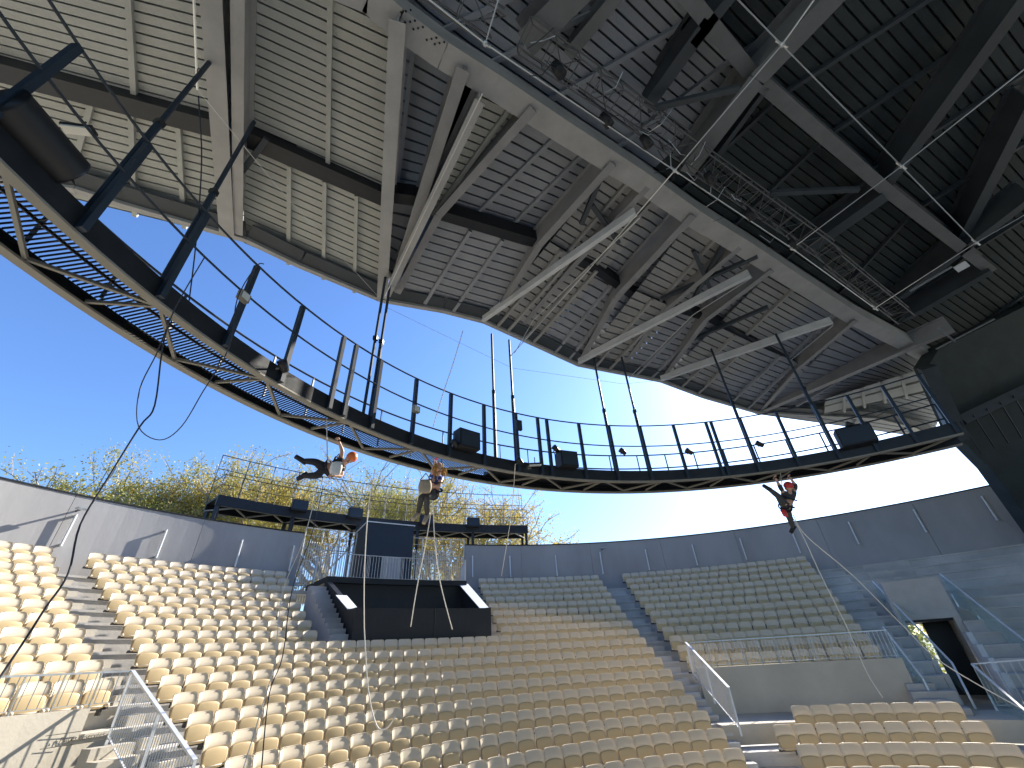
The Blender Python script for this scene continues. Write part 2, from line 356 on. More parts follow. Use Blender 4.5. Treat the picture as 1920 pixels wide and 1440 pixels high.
# left balcony with the reserved-places sign
RL = 14.62
pe = 156.9
w = thing('parapet_slab', 'sunlit pale concrete parapet with a small sign at lower left', 'parapet', pol(RL, 165, -1), None)
za = Tk(10)
poly = [pol(RL, pe, za-.02), pol(RL, pe, za-.30), pol(RL, pe+2.3, za-.75), pol(RL, pe+5, za-1.25), pol(RL, pe+9, za-1.95)]
mb = MB()
prof = [(pe, .02), (pe+.9, -.10), (pe+3.5, -.75), (pe+5, -1.1), (pe+6.5, -1.5), (pe+9, -2.2), (pe+50, -2.6)]
for (ta, za_), (tb, zb_) in zip(prof[:-1], prof[1:]):
    n = max(1, int((tb-ta)/2))
    for i in range(n):
        a0 = ta+(tb-ta)*i/n; a1 = ta+(tb-ta)*(i+1)/n; z0_ = za_+(zb_-za_)*i/n; z1_ = za_+(zb_-za_)*(i+1)/n
        mb.add([pol(RL-.16, a0, za+z0_), pol(RL-.16, a1, za+z1_), pol(RL-.16, a1, za+.38), pol(RL-.16, a0, za+.38), pol(RL, a0, za+z0_), pol(RL, a1, za+z1_), pol(RL, a1, za+.38), pol(RL, a0, za+.38)],
               [(0, 1, 2, 3), (7, 6, 5, 4), (3, 2, 6, 7), (1, 0, 4, 5)]+([(0, 3, 7, 4)] if ta == pe and i == 0 else []))
mb.build('slab', 'warm_concrete', w)
def text(s, size, loc, rot, m, parent, name='lettering'):
    cu = bpy.data.curves.new(name, 'FONT'); cu.body = s; cu.size = size; cu.extrude = .002; cu.align_x = 'CENTER'
    tmp = bpy.data.objects.new(name, cu); COL.objects.link(tmp); bpy.context.view_layer.update()
    me = bpy.data.meshes.new_from_object(tmp.evaluated_get(bpy.context.evaluated_depsgraph_get())); bpy.data.objects.remove(tmp)
    o = bpy.data.objects.new(name, me); COL.objects.link(o); me.materials.clear(); me.materials.append(M[m]); o.parent = parent
    o.location = loc-world_loc(parent) if parent else loc; o.rotation_euler = rot; return o
pt = onr(150, 1387, RL-.19); tt = tang(pt)
text('▴ Places réservées', .10, pt, (pi/2, 0, RD(tt)+pi/2+pi), 'letter', w)
mb = MB()
for dz in (.12, -.05):
    mb.tube([pol(RL-.19, tt-2.1, pt.z-ZC+dz), pol(RL-.19, tt+2.1, pt.z-ZC+dz)], .005, 4)
mb.build('sign_line', 'letter', w)
r = thing('balustrade', 'thin grey bar balustrade on the sunlit parapet at lower left', 'railing', pol(RL, 165, za))
pts = [pol(RL-.08, 155.0, za+.38)]+[pol(RL-.08, pe+i*2.2, za+.38) for i in range(0, 22)]
railing(r, pts, .54, .115)
# sloping balustrade down beside left aisle stairs
r = thing('stair_balustrade', 'galvanised sloping bar balustrade running down beside the left stairs', 'railing', pol(13, 156, -1))
pa = pol(RL-.1, 154.95, za-.15); pb = pol(11.6, 155.6, Tk(14)-.12)
railing(r, [pa, pb], 1.07, .085, 'zinc_rail', railw=.07)
s = thing('stair_flight', 'narrow pale concrete stair flight below the left parapet', 'stairs', pol(13, 157, -2))
mb = MB()
for i in range(12): mb.arc(14.45-.29*i-.29, 14.45-.29*i, Tk(10)-.2-.17*i-.6, Tk(10)-.2-.17*i, 153.7, 156.5)
mb.build('steps', 'warm_concrete', s)
# right: balustrade down the right aisle, bars on the parapet
r = thing('stair_balustrade', 'galvanised sloping bar balustrade beside the stairs right of the middle seats', 'railing', pol(13, 89, -1))
railing(r, [pol(14.0, 88.9, -.80), pol(11.0, 88.9, -1.95)], .95, .09, 'zinc_rail', railw=.07)
r = thing('balustrade', 'long grey bar balustrade in front of the lowest shaded seats at right', 'railing', pol(13.7, 75, -.6))
railing(r, [pol(13.69, 88.7-i*2.3, -.60) for i in range(12)], .74, .105)
# glass balustrades
def glass_rail(name, label, pts, h):
    r = thing(name, label, 'glass balustrade', pts[0])
    g = MB(); rail = MB(); post = MB()
    for a, b in zip(pts[:-1], pts[1:]):
        L = (b-a).length; n = max(1, int(round(L/1.4)))
        for i in range(n):
            p = a+(b-a)*((i+.02)/n); q = a+(b-a)*((i+.98)/n)
            nrm = (q-p).cross(V((0, 0, 1))).normalized()*.012
            g.prism([p+V((0, 0, .08)), q+V((0, 0, .08)), q+V((0, 0, h-.04)), p+V((0, 0, h-.04))], nrm)
            MB().bar(p+V((0, 0, -.15)), p+V((0, 0, .3)), .05, .02, b-a).build('clamp', 'galv', r)
        MB().bar(a+V((0, 0, h)), b+V((0, 0, h)), .05, .035).build('handrail', 'tube_white', r)
        MB().bar(b+V((0, 0, -.1)), b+V((0, 0, h)), .05, .03, b-a).build('post', 'galv', r)
    g.build('glass_panel', 'glass', r)
glass_rail('glass_balustrade', 'glass balustrade with pale rail between shaded seats and the right stairs', [onr(1655, 1175, 15.0)-V((0, 0, .9)), onr(1730, 1272, 13.3)-V((0, 0, .9))], .9)
glass_rail('glass_balustrade', 'glass balustrade with white rail on the left of the tunnel mouth', [onr(1636, 1090, 18.6)-V((0, 0, 1.0)), onr(1785, 1243, 14.6)-V((0, 0, 1.0)), onr(1812, 1296, 13.6)-V((0, 0, 1.0))], 1.0)
glass_rail('glass_balustrade', 'glass balustrade with bright white rail on the right of the tunnel mouth', [onr(1762, 1076, 18.6)-V((0, 0, 1.0)), onr(1935, 1212, 14.8)-V((0, 0, 1.0))], 1.0)
glass_rail('glass_balustrade', 'glass balustrade with white rail descending at the lower right corner', [onr(1822, 1245, 13.2)-V((0, 0, 1.0)), onr(1925, 1335, 11.2)-V((0, 0, 1.0))], 1.0)
r = thing('balustrade', 'bar balustrade with white rail at the right edge before the tunnel', 'railing', pol(13, 52, -1.5))
railing(r, [onr(1822, 1245, 13.2)-V((0, 0, 1.0)), onr(1985, 1232, 13.0)-V((0, 0, 1.0))], 1.0, .16, 'zinc_rail', topm='tube_white')
# tunnel mouth
tn = thing('tunnel_mouth', 'dark rectangular tunnel mouth cut into the empty right terraces', 'tunnel', pol(17, 57, -2))
MB().arc(11.5, 27, -2.3, -2.0, VT0-.3, VT1+.3).build('floor', 'concrete', tn)
MB().arc(17.35, 23.4, -2.0, .6, VT1+.02, VT1+.6).build('side_wall', 'concrete', tn)
MB().arc(17.35, 23.4, -2.0, .6, VT0-.6, VT0-.02).build('side_wall', 'concrete', tn)
for k in range(8, 12):
    MB().arc(Rk(k)-.55, Rk(k)+.25, -2.3, Tk(k)+.02, VT1+.02, VT1+.58).build('side_step', 'concrete', tn); MB().arc(Rk(k)-.55, Rk(k)+.25, -2.3, Tk(k)+.02, VT0-.58, VT0-.02).build('cheek_step', 'girder_pale', tn)
MB().arc(17.3, 17.7, .42, 1.75, VT0-.6, VT1+.6).build('lintel', 'concrete', tn)
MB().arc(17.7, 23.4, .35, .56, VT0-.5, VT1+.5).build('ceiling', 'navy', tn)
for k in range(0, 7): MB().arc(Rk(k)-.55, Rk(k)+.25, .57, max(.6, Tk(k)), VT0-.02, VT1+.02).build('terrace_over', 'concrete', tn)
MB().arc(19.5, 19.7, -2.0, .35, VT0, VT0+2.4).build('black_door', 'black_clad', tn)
# ------------------------------------------------------------------ control booth
bo = thing('control_booth', 'black control booth set among the seats with slanted side walls', 'booth', pol(18, 121, -2))
MB().arc(17.1, 17.25, Tk(8)-.1, 1.77, 113.8, 130.7).build('front_panel', 'black_clad', bo)
def cheek(t0, t1, zf, zb, Rf=17.1, Rb=20.9, base=.2, cap=True, Rc=None):
    mb = MB(); vs = []
    for t in (t0, t1):
        vs += [pol(Rf, t, base), pol(Rb, t, base), pol(Rb, t, zb), pol(Rf+.5, t, zf), pol(Rf, t, zf)]
    mb.add(vs, [(0, 1, 2, 3, 4), (9, 8, 7, 6, 5)]+[(i, (i+1) % 5, 5+(i+1) % 5, 5+i) for i in range(5)][::1]); mb.build('side_wall', 'black_clad', bo)
    if cap:
        zc = zf+(zb-zf)*((Rc or Rb)-Rf-.5)/(Rb-Rf-.5); Rb = Rc or Rb; zb = zc; c = MB(); o = V((0, 0, .012)); ws = .35
        c.add([pol(Rf+.5, t0-ws, zf)+o, pol(Rf+.5, t1+ws, zf)+o, pol(Rb, t1+ws, zb)+o, pol(Rb, t0-ws, zb)+o, pol(Rf+.5, t0-ws, zf)-o, pol(Rf+.5, t1+ws, zf)-o, pol(Rb, t1+ws, zb)-o, pol(Rb, t0-ws, zb)-o],
              [(0, 1, 2, 3), (7, 6, 5, 4), (0, 4, 5, 1), (2, 6, 7, 3), (1, 5, 6, 2), (3, 7, 4, 0)]); c.build('side_capping', 'tube_white', bo)
cheek(113.2, 113.8, 1.78, 3.2); cheek(130.7, 131.3, 1.78, 3.2, Rc=19.0)
MB().arc(20.9, 21.05, -.1, 3.2, 113.2, 131.2).build('back_panel', 'black_clad', bo)
MB().arc(17.25, 20.9, .1, .3, 113.8, 130.7).build('floor', 'black_clad', bo)
MB().arc(17.3, 17.8, 1.55, 1.6, 113.9, 130.6).build('desk', 'black_clad', bo)
MB().arc(20.7, 23.6, 3.1, 3.33, 113.2, 131.3).build('upper_deck', 'black_clad', bo)
for t in (121,): MB().arc(17.06, 17.098, Tk(8), 1.76, t, t+.12).build('joint', 'groove', bo)
# aisle stairs left of the booth
mb = MB()
for i in range(12): mb.arc(17.0+.31*i, 17.0+.31*i+.312, .0, .60+.19*(i+1), 131.45, 133.3)
st = thing('booth_stairs', 'shaded narrow stairs climbing along the left side of the control booth', 'stairs', pol(19, 135, 0)); mb.build('steps', 'wall_concrete', st)
r = thing('balustrade', 'galvanised bar balustrade on the deck above the black control booth', 'railing', pol(20.8, 121, 3.3))
railing(r, [pol(23.2, 132.4, 3.3), pol(20.8, 130.9, 3.3)]+[pol(20.8, 130.9-i*2.2, 3.3) for i in range(1, 8)]+[pol(20.8, 113.3, 3.3), pol(23.3, 112.2, 3.3)], 1.0, .13, 'zinc_rail', bar_r=.010)
tw = thing('technical_tower', 'dark blue box cabin with a small door behind the booth balustrade', 'cabin', pol(23.2, 121.5, 3.3))
a0 = onr(690, 978, 22.5); a1 = onr(777, 985, 22.5); dv = (a1-a0); dv.z = 0; L = dv.length; dv.normalize(); nv = V((-dv.y, dv.x, 0))
zt_ = a0.z-.02; base = V((a0.x, a0.y, ZC+3.3)); hh = zt_-base.z
MB().prism([base, base+dv*L, base+dv*L+V((0, 0, hh)), base+V((0, 0, hh))], nv*2.2).build('body', 'navy', tw)
MB().prism([base-dv*.04-nv*.04+V((0, 0, hh)), base+dv*(L+.04)-nv*.04+V((0, 0, hh)), base+dv*(L+.04)-nv*.04+V((0, 0, hh+.05)), base-dv*.04-nv*.04+V((0, 0, hh+.05))], nv*2.3).build('roof_edge', 'tube_white', tw)
q = base+dv*(L*.38)-nv*.03; MB().prism([q, q+dv*.95, q+dv*.95+V((0, 0, 1.35)), q+V((0, 0, 1.35))], nv*.028).build('door_frame', 'galv', tw)
q = q+dv*.06-nv*.012; MB().prism([q, q+dv*.83, q+dv*.83+V((0, 0, 1.28)), q+V((0, 0, 1.28))], nv*.01).build('door', 'wall_concrete', tw)
q = base+dv*(L*.17)-nv*.08+V((0, 0, 1.25)); mb = MB(); mb.box(q, .12, .12, .08); mb.box(q+dv*.22, .1, .1, .1); mb.box(q+dv*1.9, .16, .14, .14); mb.build('lamp', 'black_steel', tw)
for lab, t0, t1, z1 in (('tall galvanised picket fence between the left wall and the dark cabin', 126.3, 132.5, 5.3), ('tall galvanised picket fence between the dark cabin and the right wall', 111.6, 119.5, 5.3)):
    r = thing('picket_fence', lab, 'fence', pol(23.6, (t0+t1)/2, 3.3), 'picket fences behind the control booth')
    mb = MB(); n = int((t1-t0)*.41/.11)
    for i in range(n): t = t0+(t1-t0)*(i+.5)/n; mb.bar(pol(23.5, t, 3.0 if t0 < 120 else 2.5), pol(23.5, t, z1), .055, .02)
    mb.build('pickets', 'zinc_rail', r)
    MB().arc(23.52, 23.56, 4.95, 5.0, t0, t1).build('rail', 'galv', r); MB().arc(23.52, 23.56, 3.3, 3.35, t0, t1).build('rail', 'galv', r)
    mb = MB(); n = max(2, int(round((t1-t0)/2.2)))
    for i in range(n+1): t = t0+(t1-t0)*i/n; mb.tube([pol(23.6, t, 2.6), pol(23.6, t, 5.95)], .03, 6)
    mb.arctube(23.6, 5.95, t0, t1, .02); mb.arctube(23.6, 5.6, t0, t1, .012); mb.build('upper_frame', 'zinc_rail', r)
MB().arc(23.0, 26.5, 2.9, 3.05, 109, 134).build('rear_deck', 'concrete', stand)
# ------------------------------------------------------------------ trees behind the wall
def tree(x, y, h, spread, lab, leafs, dens):
    root = thing('plane_tree', lab, 'tree', (x, y, 0), 'spring trees behind the back wall')
    tr = MB(); ends = []
    def grow(p, d, L, r, lv):
        n = 3; pts = [p]; q = p; dd = d.copy()
        for i in range(n):
            dd = (dd+V((random.gauss(0, .13), random.gauss(0, .13), random.gauss(.04, .08)))).normalized(); q = q+dd*(L/n); pts.append(q)
        tr.tube(pts, r, 5 if lv < 2 else 3, r*.6, cap=False)
        if lv >= 2: ends.extend([(pts[1], dd), (pts[2], dd), (pts[3], dd)])
        if lv >= 5: return
        k = (5, 4, 3, 3, 2)[lv]
        for i in range(k):
            ax = V((random.gauss(0, 1), random.gauss(0, 1), random.gauss(0, .5))).normalized()
            nd = (dd+ax*random.uniform(.45, .95)*(spread if lv < 2 else 1)).normalized(); nd.z = max(nd.z, -.1)
            grow(pts[random.choice((2, 3, 3))], nd, L*random.uniform(.6, .78), r*.58, lv+1)
    grow(V((x, y, -.1)), V((0, 0, 1)), h*.34, h*.022, 0)
    tr.build('trunk', 'bark', root)
    cr = MB()
    for p, d in ends:
        if random.random() > dens: continue
        for _ in range(random.randint(9, 15)):
            c = p+V((random.gauss(0, .28), random.gauss(0, .28), random.gauss(0, .25))); a = V((random.gauss(0, 1), random.gauss(0, 1), random.gauss(0, 1))).normalized(); b = a.cross(V((random.gauss(0, 1), random.gauss(0, 1), 1))).normalized(); s = random.uniform(.045, .10)
            cr.add([c-a*s, c+b*s*.6, c+a*s, c-b*s*.6], [(0, 1, 2, 3)])
    cr.build('crown', leafs, root)
TR = [(x, y, ('leaf', 'leaf2', 'leaf3', 'leaf2')[i % 4], ORD[i+1]) for i, (x, y) in enumerate(((-30, 880), (40, 878), (110, 882), (175, 872), (245, 868), (310, 884), (375, 876), (440, 872), (510, 868), (585, 884), (660, 886), (730, 892), (800, 898), (862, 912)))]
for i, (px, py, lf, od) in enumerate(TR):
    random.seed(100+i*7); p = onr(px, py+4, 37+random.uniform(-2, 3)); 
    tree(p.x, p.y, p.z/.95, random.uniform(.8, 1.1), f'thin leafed spring tree above the wall, {od} from the left', lf, .95)
bs = thing('bush', 'bright green sunlit bush seen through the tunnel mouth', 'bush', pol(27, 57.6, -2.4))
mb = MB(); mb.tube([pol(27, 57.6, -2.4), pol(27, 57.6, -.6)], .06, 6, .02); mb.build('stem', 'bark', bs)
mb = MB()
for _ in range(1500):
    c = pol(27+random.gauss(0, .5), 57.6+random.gauss(0, 1.6), random.uniform(-2.2, .8)); a = V((random.gauss(0, 1), random.gauss(0, 1), random.gauss(0, 1))).normalized(); b = a.cross(V((random.gauss(0, 1), random.gauss(0, 1), 1))).normalized(); s = random.uniform(.07, .14)
    mb.add([c-a*s, c+b*s*.6, c+a*s, c-b*s*.6], [(0, 1, 2, 3)])
mb.build('foliage', 'leaf3', bs)
# ------------------------------------------------------------------ gantry on stilts behind the wall
ga = thing('lighting_gantry', 'black curved gantry on stilts standing behind the back wall', 'gantry', pol(26, 120, -4.2))
G0, G1 = 101.2, 141.6
mb = MB(); mb.arc(25.0, 25.12, 6.75, 7.25, G0, G1, step=3.5); mb.arc(26.4, 26.52, 6.75, 7.25, G0, G1, step=3.5); mb.build('edge_beam', 'black_steel', ga)
MB().arc(25.12, 26.4, 7.1, 7.2, G0, G1, step=3.5).build('deck', 'black_clad', ga)
mb = MB(); n = 20
for i in range(n):
    t = G0+(G1-G0)*i/n; t2 = G0+(G1-G0)*(i+1)/n; Ra, Rb = (25.1, 26.4) if i % 2 else (26.4, 25.1); mb.bar(pol(Ra, t, 6.78), pol(Rb, t2, 6.78), .06, .06)
mb.build('bracing', 'beige_steel', ga)
for i in range(6):
    t = G0+.3+(G1-G0-.6)*i/5
    for R in (25.1, 26.4): MB().bar(pol(R, t, -4.2), pol(R, t, 6.75), .16, .16, V((1, 0, 0))).build('leg', 'black_steel', ga)
mb = MB()
for i in range(15):
    t = G0+(G1-G0)*i/14; mb.tube([pol(26.5, t, 7.2), pol(26.5, t, 9.75)], .022, 5)
mb.arctube(26.5, 9.75, G0, G1, .022, step=3); mb.arctube(26.5, 9.0, G0, G1, .018, step=3); mb.build('rear_frame', 'black_steel', ga)
mb = MB()
for i in range(22):
    t = G0+(G1-G0)*i/21; mb.tube([pol(25.0, t, 7.2), pol(25.0, t, 8.25)], .016, 5)
mb.arctube(25.0, 8.25, G0, G1, .02, step=3); mb.arctube(25.0, 7.75, G0, G1, .014, step=3)
for t in (G0, G1):
    for z in (8.25, 7.75): mb.tube([pol(25.0, t, z), pol(26.5, t, z)], .018, 5)
mb.build('guard_rail', 'black_steel', ga)
for px in (560, 667, 800, 887):
    p = onr(px, 955, 24.9); t = tang(p); bx = thing('speaker_box', f'black box speaker on the gantry edge, {ordn([560, 667, 800, 887].index(px)+1)} from the left', 'speaker', pol(24.8, t, 7.1), 'box speakers on the rear gantry')
    MB().arc(24.7, 24.99, 7.05, 7.62, t-.9, t+.9).build('cabinet', 'black_clad', bx); MB().arc(24.67, 24.698, 7.1, 7.57, t-.82, t+.82).build('grille', 'navy', bx)
# ------------------------------------------------------------------ suspended ring catwalk
cw = thing('ring_catwalk', 'long curved black catwalk ring hanging under the roof opening', 'catwalk', pol(11.5, 130, 4.7, C2))
K0, K1 = tang(onr(1800, 826, 12.1, C2), C2), 232
mb = MB(); mb.arc(10.98, 11.02, 4.72, 5.02, K0, K1, C2); mb.arc(10.98, 11.10, 5.02, 5.06, K0, K1, C2); mb.arc(12.14, 12.18, 4.72, 4.88, K0, K1, C2); mb.arc(12.08, 12.18, 4.88, 4.91, K0, K1, C2); mb.build('edge_beam', 'black_steel', cw)
mb = MB(); mb.arc(10.98, 11.13, 4.68, 4.716, K0, K1, C2); mb.arc(12.04, 12.19, 4.68, 4.716, K0, K1, C2); mb.build('bottom_flange', 'beige_steel', cw)
KS = tang(onr(940, 885, 11.1, C2), C2)
mb = MB(); t = KS
while t < K1:
    mb.bar(pol(11.11, t, 4.93, C2), pol(12.10, t, 4.93, C2), .014, .03); t += .31
mb.arc(11.55, 11.57, 4.90, 4.945, KS, K1, C2); mb.build('grating', 'black_steel', cw)
MB().arc(12.14, 12.18, 4.91, 5.06, K0, KS, C2).build('edge_plate', 'black_steel', cw)
MB().arc(11.12, 12.13, 4.93, 4.96, K0, KS, C2).build('solid_floor', 'black_steel', cw)
mb = MB(); t = K0; i = 0
while t < K1-6:
    st_ = 7.6; Ra, Rb = (11.12, 12.05) if i % 2 == 0 else (12.05, 11.12)
    mb.bar(pol(Ra, t, 4.75, C2), pol(Rb, t+st_*.72, 4.75, C2), .05, .05)
    if i % 2: mb.bar(pol(Rb, t+st_*.72, 4.75, C2), pol(Ra, t+st_*.72+1.6, 4.75, C2), .04, .05)
    t += st_*.72; i += 1
mb.build('bracing', 'beige_steel', cw)
ptops = [(155, 85), (290, 262), (392, 398), (488, 492), (572, 568), (648, 627), (717, 670), (783, 706), (847, 735), (908, 758), (967, 770), (1025, 783), (1085, 791), (1141, 795), (1199, 795), (1262, 795), (1323, 790), (1386, 781), (1455, 773), (1528, 765)]
tl = [tang(onr(*p, 10.90, C2), C2) for p in ptops]
d0 = (tl[9]-tl[0])/9
tl = [tl[0]-d0*3, tl[0]-d0*2, tl[0]-d0]+tl+[t_ for t_ in (tl[-1]-5.2, tl[-1]-10.2, tl[-1]-15) if t_ > K0]
for t in tl:
    MB().bar(pol(10.93, t, 4.72, C2), pol(10.93, t, 6.72, C2), .085, .10, V((cos(RD(t)), sin(RD(t)), 0))).build('post', 'navy', cw)
mb = MB()
for z, r_ in ((6.71, .022), (5.92, .020)): mb.arctube(10.90, z, K0, K1, r_, C2)
mb.build('inner_rail', 'navy', cw)
mb = MB(); 
for z in (6.1, 5.58): mb.arctube(12.12, z, K0, K1, .024, C2)
t = K0
while t < K1: mb.bar(pol(12.12, t, 5.0, C2), pol(12.12, t, 6.1, C2), .045, .03); t += 5.05
mb.build('outer_guard_rail', 'navy', cw)
# long hangers from the ring up to the roof
for i, (px, py, zt) in enumerate(((703, 785, 9.75), (683, 778, 9.75), (931, 860, 9.9), (972, 865, 9.9), (1160, 885, 9.9), (1218, 885, 9.9), (1437, 868, 9.9), (1566, 842, 9.9), (160, 393, 10.6), (305, 535, 10.0))):
    p = onr(px, py, 11.0, C2); t = tang(p, C2); big = i in (0, 3, 5, 7)
    tn_ = min(tl, key=lambda q: abs(q-t)); t = tn_ if abs(tn_-t) < 1.6 and i != 1 else t
    h = thing('hanger_pole', f'slim dark hanger pole from ring catwalk to roof, {["fourth", "third", "fifth", "sixth", "seventh", "eighth", "ninth", "tenth", "first", "second"][i]} from the left', 'hanger pole', pol(11.05, t, 5.06, C2), 'poles hanging the ring catwalk')
    MB().tube([pol(11.05, t, 5.06, C2), pol(11.05, t, 7.4, C2)], .055 if i != 1 else .04, 8).build('lower_tube', 'navy', h)
    MB().tube([pol(11.05, t, 7.4, C2), pol(11.05, t, zt, C2)], .04, 8).build('upper_tube', 'navy', h)
    mb = MB(); mb.bar(pol(11.05, t, 7.34, C2), pol(11.05, t, 7.46, C2), .11, .11); mb.build('coupling', 'black_steel', h)
# boxes, spots and floodlights on the ring
for i, (px, py, wd, hg) in enumerate(((873, 843, .7, .38), (1064, 880, .62, .36), (1610, 832, .95, .42))):
    p = onr(px, py, 10.85, C2); t = tang(p, C2); hw = degrees(wd/2/10.85)
    b = thing('speaker_box', f'black box speaker on the ring catwalk, {ordn(i+1)} from the left', 'speaker', pol(10.8, t, 5.0, C2), 'box speakers on the ring catwalk')
    MB().arc(10.62, 10.97, 4.98, 4.98+hg+.15, t-hw, t+hw, C2).build('cabinet', 'black_clad', b); MB().arc(10.60, 10.618, 5.02, 4.94+hg+.15, t-hw+.2, t+hw-.2, C2).build('grille', 'navy', b)
p = onr(80, 290, 10.98, C2); b = thing('line_speaker', 'large rounded black speaker lying on the ring catwalk at far left', 'speaker', p)
mb = MB(); t = tang(p, C2); mb.tube([pol(10.98, t-1.4, 5.27, C2), pol(10.98, t-1.2, 5.27, C2), pol(10.98, t+2.6, 5.27, C2), pol(10.98, t+2.8, 5.27, C2)], .25, 20); mb.build('cabinet', 'black_clad', b, True)
for i, (px, py) in enumerate(((522, 690), (1039, 845), (1165, 850), (1290, 850), (1423, 836), (1594, 800), (970, 868), (848, 835))):
    p = onr(px, py, 10.88, C2); t = tang(p, C2); z = p.z-ZC
    s_ = thing('spotlight', f'small black spotlight clamped on the ring catwalk, {["first", "fourth", "fifth", "sixth", "seventh", "last", "third", "second"][i]} from the left', 'spotlight', p, 'spotlights on the ring catwalk')
    a = pol(10.78, t-.5, z-.05, C2); c = pol(10.72, t+.5, z+.06, C2)
    MB().tube([a, a+(c-a)*.6, c], .075, 10, .095).build('housing', 'black_clad', s_, True)
    MB().bar(pol(10.8, t, z, C2), pol(10.94, t, z, C2), .03, .03).build('clamp', 'galv', s_)
for i, (px, py, lab) in enumerate(((455, 557, 'square pale junction box fixed on a catwalk post left of centre'), (779, 768, 'square pale junction box fixed on a catwalk post near centre'), (972, 798, 'dark blue control box fixed on the tall hanger pole at centre'))):
    p = onr(px, py, 10.84, C2); t = tang(p, C2); z = p.z-ZC
    b = thing('junction_box', lab, 'box', p); MB().bar(pol(10.82, t, z-.09-(.08 if i == 2 else 0), C2), pol(10.82, t, z+.09+(.08 if i == 2 else 0), C2), .2, .1, V((cos(RD(t)), sin(RD(t)), 0))).build('case', 'navy' if i == 2 else 'beige_steel', b)
    MB().bar(pol(10.765, t, z-.07, C2), pol(10.765, t, z+.07, C2), .15, .008, V((cos(RD(t)), sin(RD(t)), 0))).build('cover', 'navy' if i == 2 else 'lamp_glass', b)
for i, (px, py, dep, lab) in enumerate(((148, 242, 6.6, 'white rectangular floodlight hanging over the ring catwalk at upper left'), (1003, 870, None, 'pale rectangular floodlight tilted on the ring catwalk at centre'))):
    p = atd(px, py, dep) if dep else onr(px, py, 10.8, C2)
    b = thing('floodlight', lab, 'floodlight', p); e = rt*.2+fw*.05; MB().bar(p-e, p+e, .16, .05, up*.3+V((0, 0, 1))).build('housing', 'black_clad', b); MB().bar(p-e*.92-V((0, 0, .045)), p+e*.92-V((0, 0, .045)), .14, .03, up*.3+V((0, 0, 1))).build('lens', 'lamp_glass', b)
    MB().tube([p+V((0, 0, .03)), p+V((0, 0, .22))], .015, 6).build('stem', 'black_steel', b)
# ------------------------------------------------------------------ roof
roof = thing('stadium_roof', 'huge dark steel roof with ribbed underside over the arena', 'roof', (0, 0, ZC+10))
def lerp(a, b, t): return a+(b-a)*t
def deck(q, n, m='deck', purl=(), gw=.19, gd=.12, pw=.10, ph=.12):
    """ribbed underside over quad A,B,C,D (world points); grooves run parallel to A-B"""
    A, B, C, D = q; nrm = V((0, 0, 1)); pl = MB(); gr = MB()
    for i in range(n):
        s0 = i/n; s1 = (i+1-gw)/n; s2 = (i+1)/n
        a, b, c, d = lerp(A, D, s0), lerp(B, C, s0), lerp(B, C, s1), lerp(A, D, s1); e, f = lerp(A, D, s2), lerp(B, C, s2)
        pl.add([a, b, c, d], [(0, 1, 2, 3)]); u = nrm*gd
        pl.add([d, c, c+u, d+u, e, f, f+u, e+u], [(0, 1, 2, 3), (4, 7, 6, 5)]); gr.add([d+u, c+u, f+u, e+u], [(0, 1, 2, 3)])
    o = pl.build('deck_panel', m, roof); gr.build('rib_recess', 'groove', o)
    if purl:
        pm = MB()
        for s in purl:
            if isinstance(s, (int, float)): s = (s, s)
            a, b = lerp(A, B, s[0]), lerp(D, C, s[1]); pm.bar(a-nrm*(ph/2+.004), b-nrm*(ph/2+.004), pw, ph)
        pm.build('purlin', m if m != 'deck_black' else 'girder_black', o)
    return o
def Q(*p, z=10.5):
    return [atz(x[0], x[1], x[2] if len(x) > 2 else z) for x in p]
deck(Q((-330, -330, 11), (372, -160, 11), (405, 240), (-200, 80)), 19, 'deck', ((.78, .72),))
deck(Q((-200, 95), (410, 255), (445, 448, 10.0), (-200, 290, 10.0)), 13, 'deck', ((.57, .45), (.7, .66), (.86, .82)))
deck(Q((468, -120, 11.0), (748, 10, 11.0), (722, 375), (460, 262)), 20, 'deck', ((.52, .56),))
deck(Q((458, 270), (718, 385), (712, 565, 10.0), (456, 455, 10.0)), 14, 'deck', (.3, .55, .79))
deck(Q((765, 60, 11.6), (868, 125, 11.2), (782, 375, 10.8), (738, 370, 11.2)), 14, 'deck_shaded', (.12,))
deck(Q((738, 378, 10.6), (785, 385, 10.6), (742, 520, 10.2), (722, 500, 10.2)), 6, 'deck_shaded')
deck(Q((893, 158, 10.6), (990, 205, 10.6), (830, 405, 10.3), (790, 395, 10.3)), 17, 'deck', ((.7, .55),))
deck(Q((1000, 210, 11.3), (1145, 303, 11.3), (1012, 455, 10.8), (818, 400, 10.8)), 12, 'deck_shaded', ((.33, .28), (.68, .63)))
deck(Q((822, 412, 10.5), (1010, 468, 10.5), (912, 598, 9.95), (748, 552, 9.95)), 11, 'deck_shaded', ((.3, .28), (.62, .6)))
bl = [(1150, 308), (1215, 352), (1250, 372), (1300, 408), (1388, 465), (1448, 508), (1532, 558), (1605, 602)]
el = [(912, 600), (965, 628), (1010, 648), (1085, 684), (1160, 698), (1240, 714), (1330, 748), (1425, 773)]
folds = [('deck_grey', 10.5, 10.2), ('deck_grey', 10.6, 10.3), ('deck_shaded', 11.0, 10.5), ('deck_grey', 10.5, 10.2), ('deck_shaded', 10.7, 10.4), ('deck_grey', 10.5, 10.2), ('deck_shaded', 10.6, 10.2)]  # light and dark folds: fold shading painted by alternating deck colours
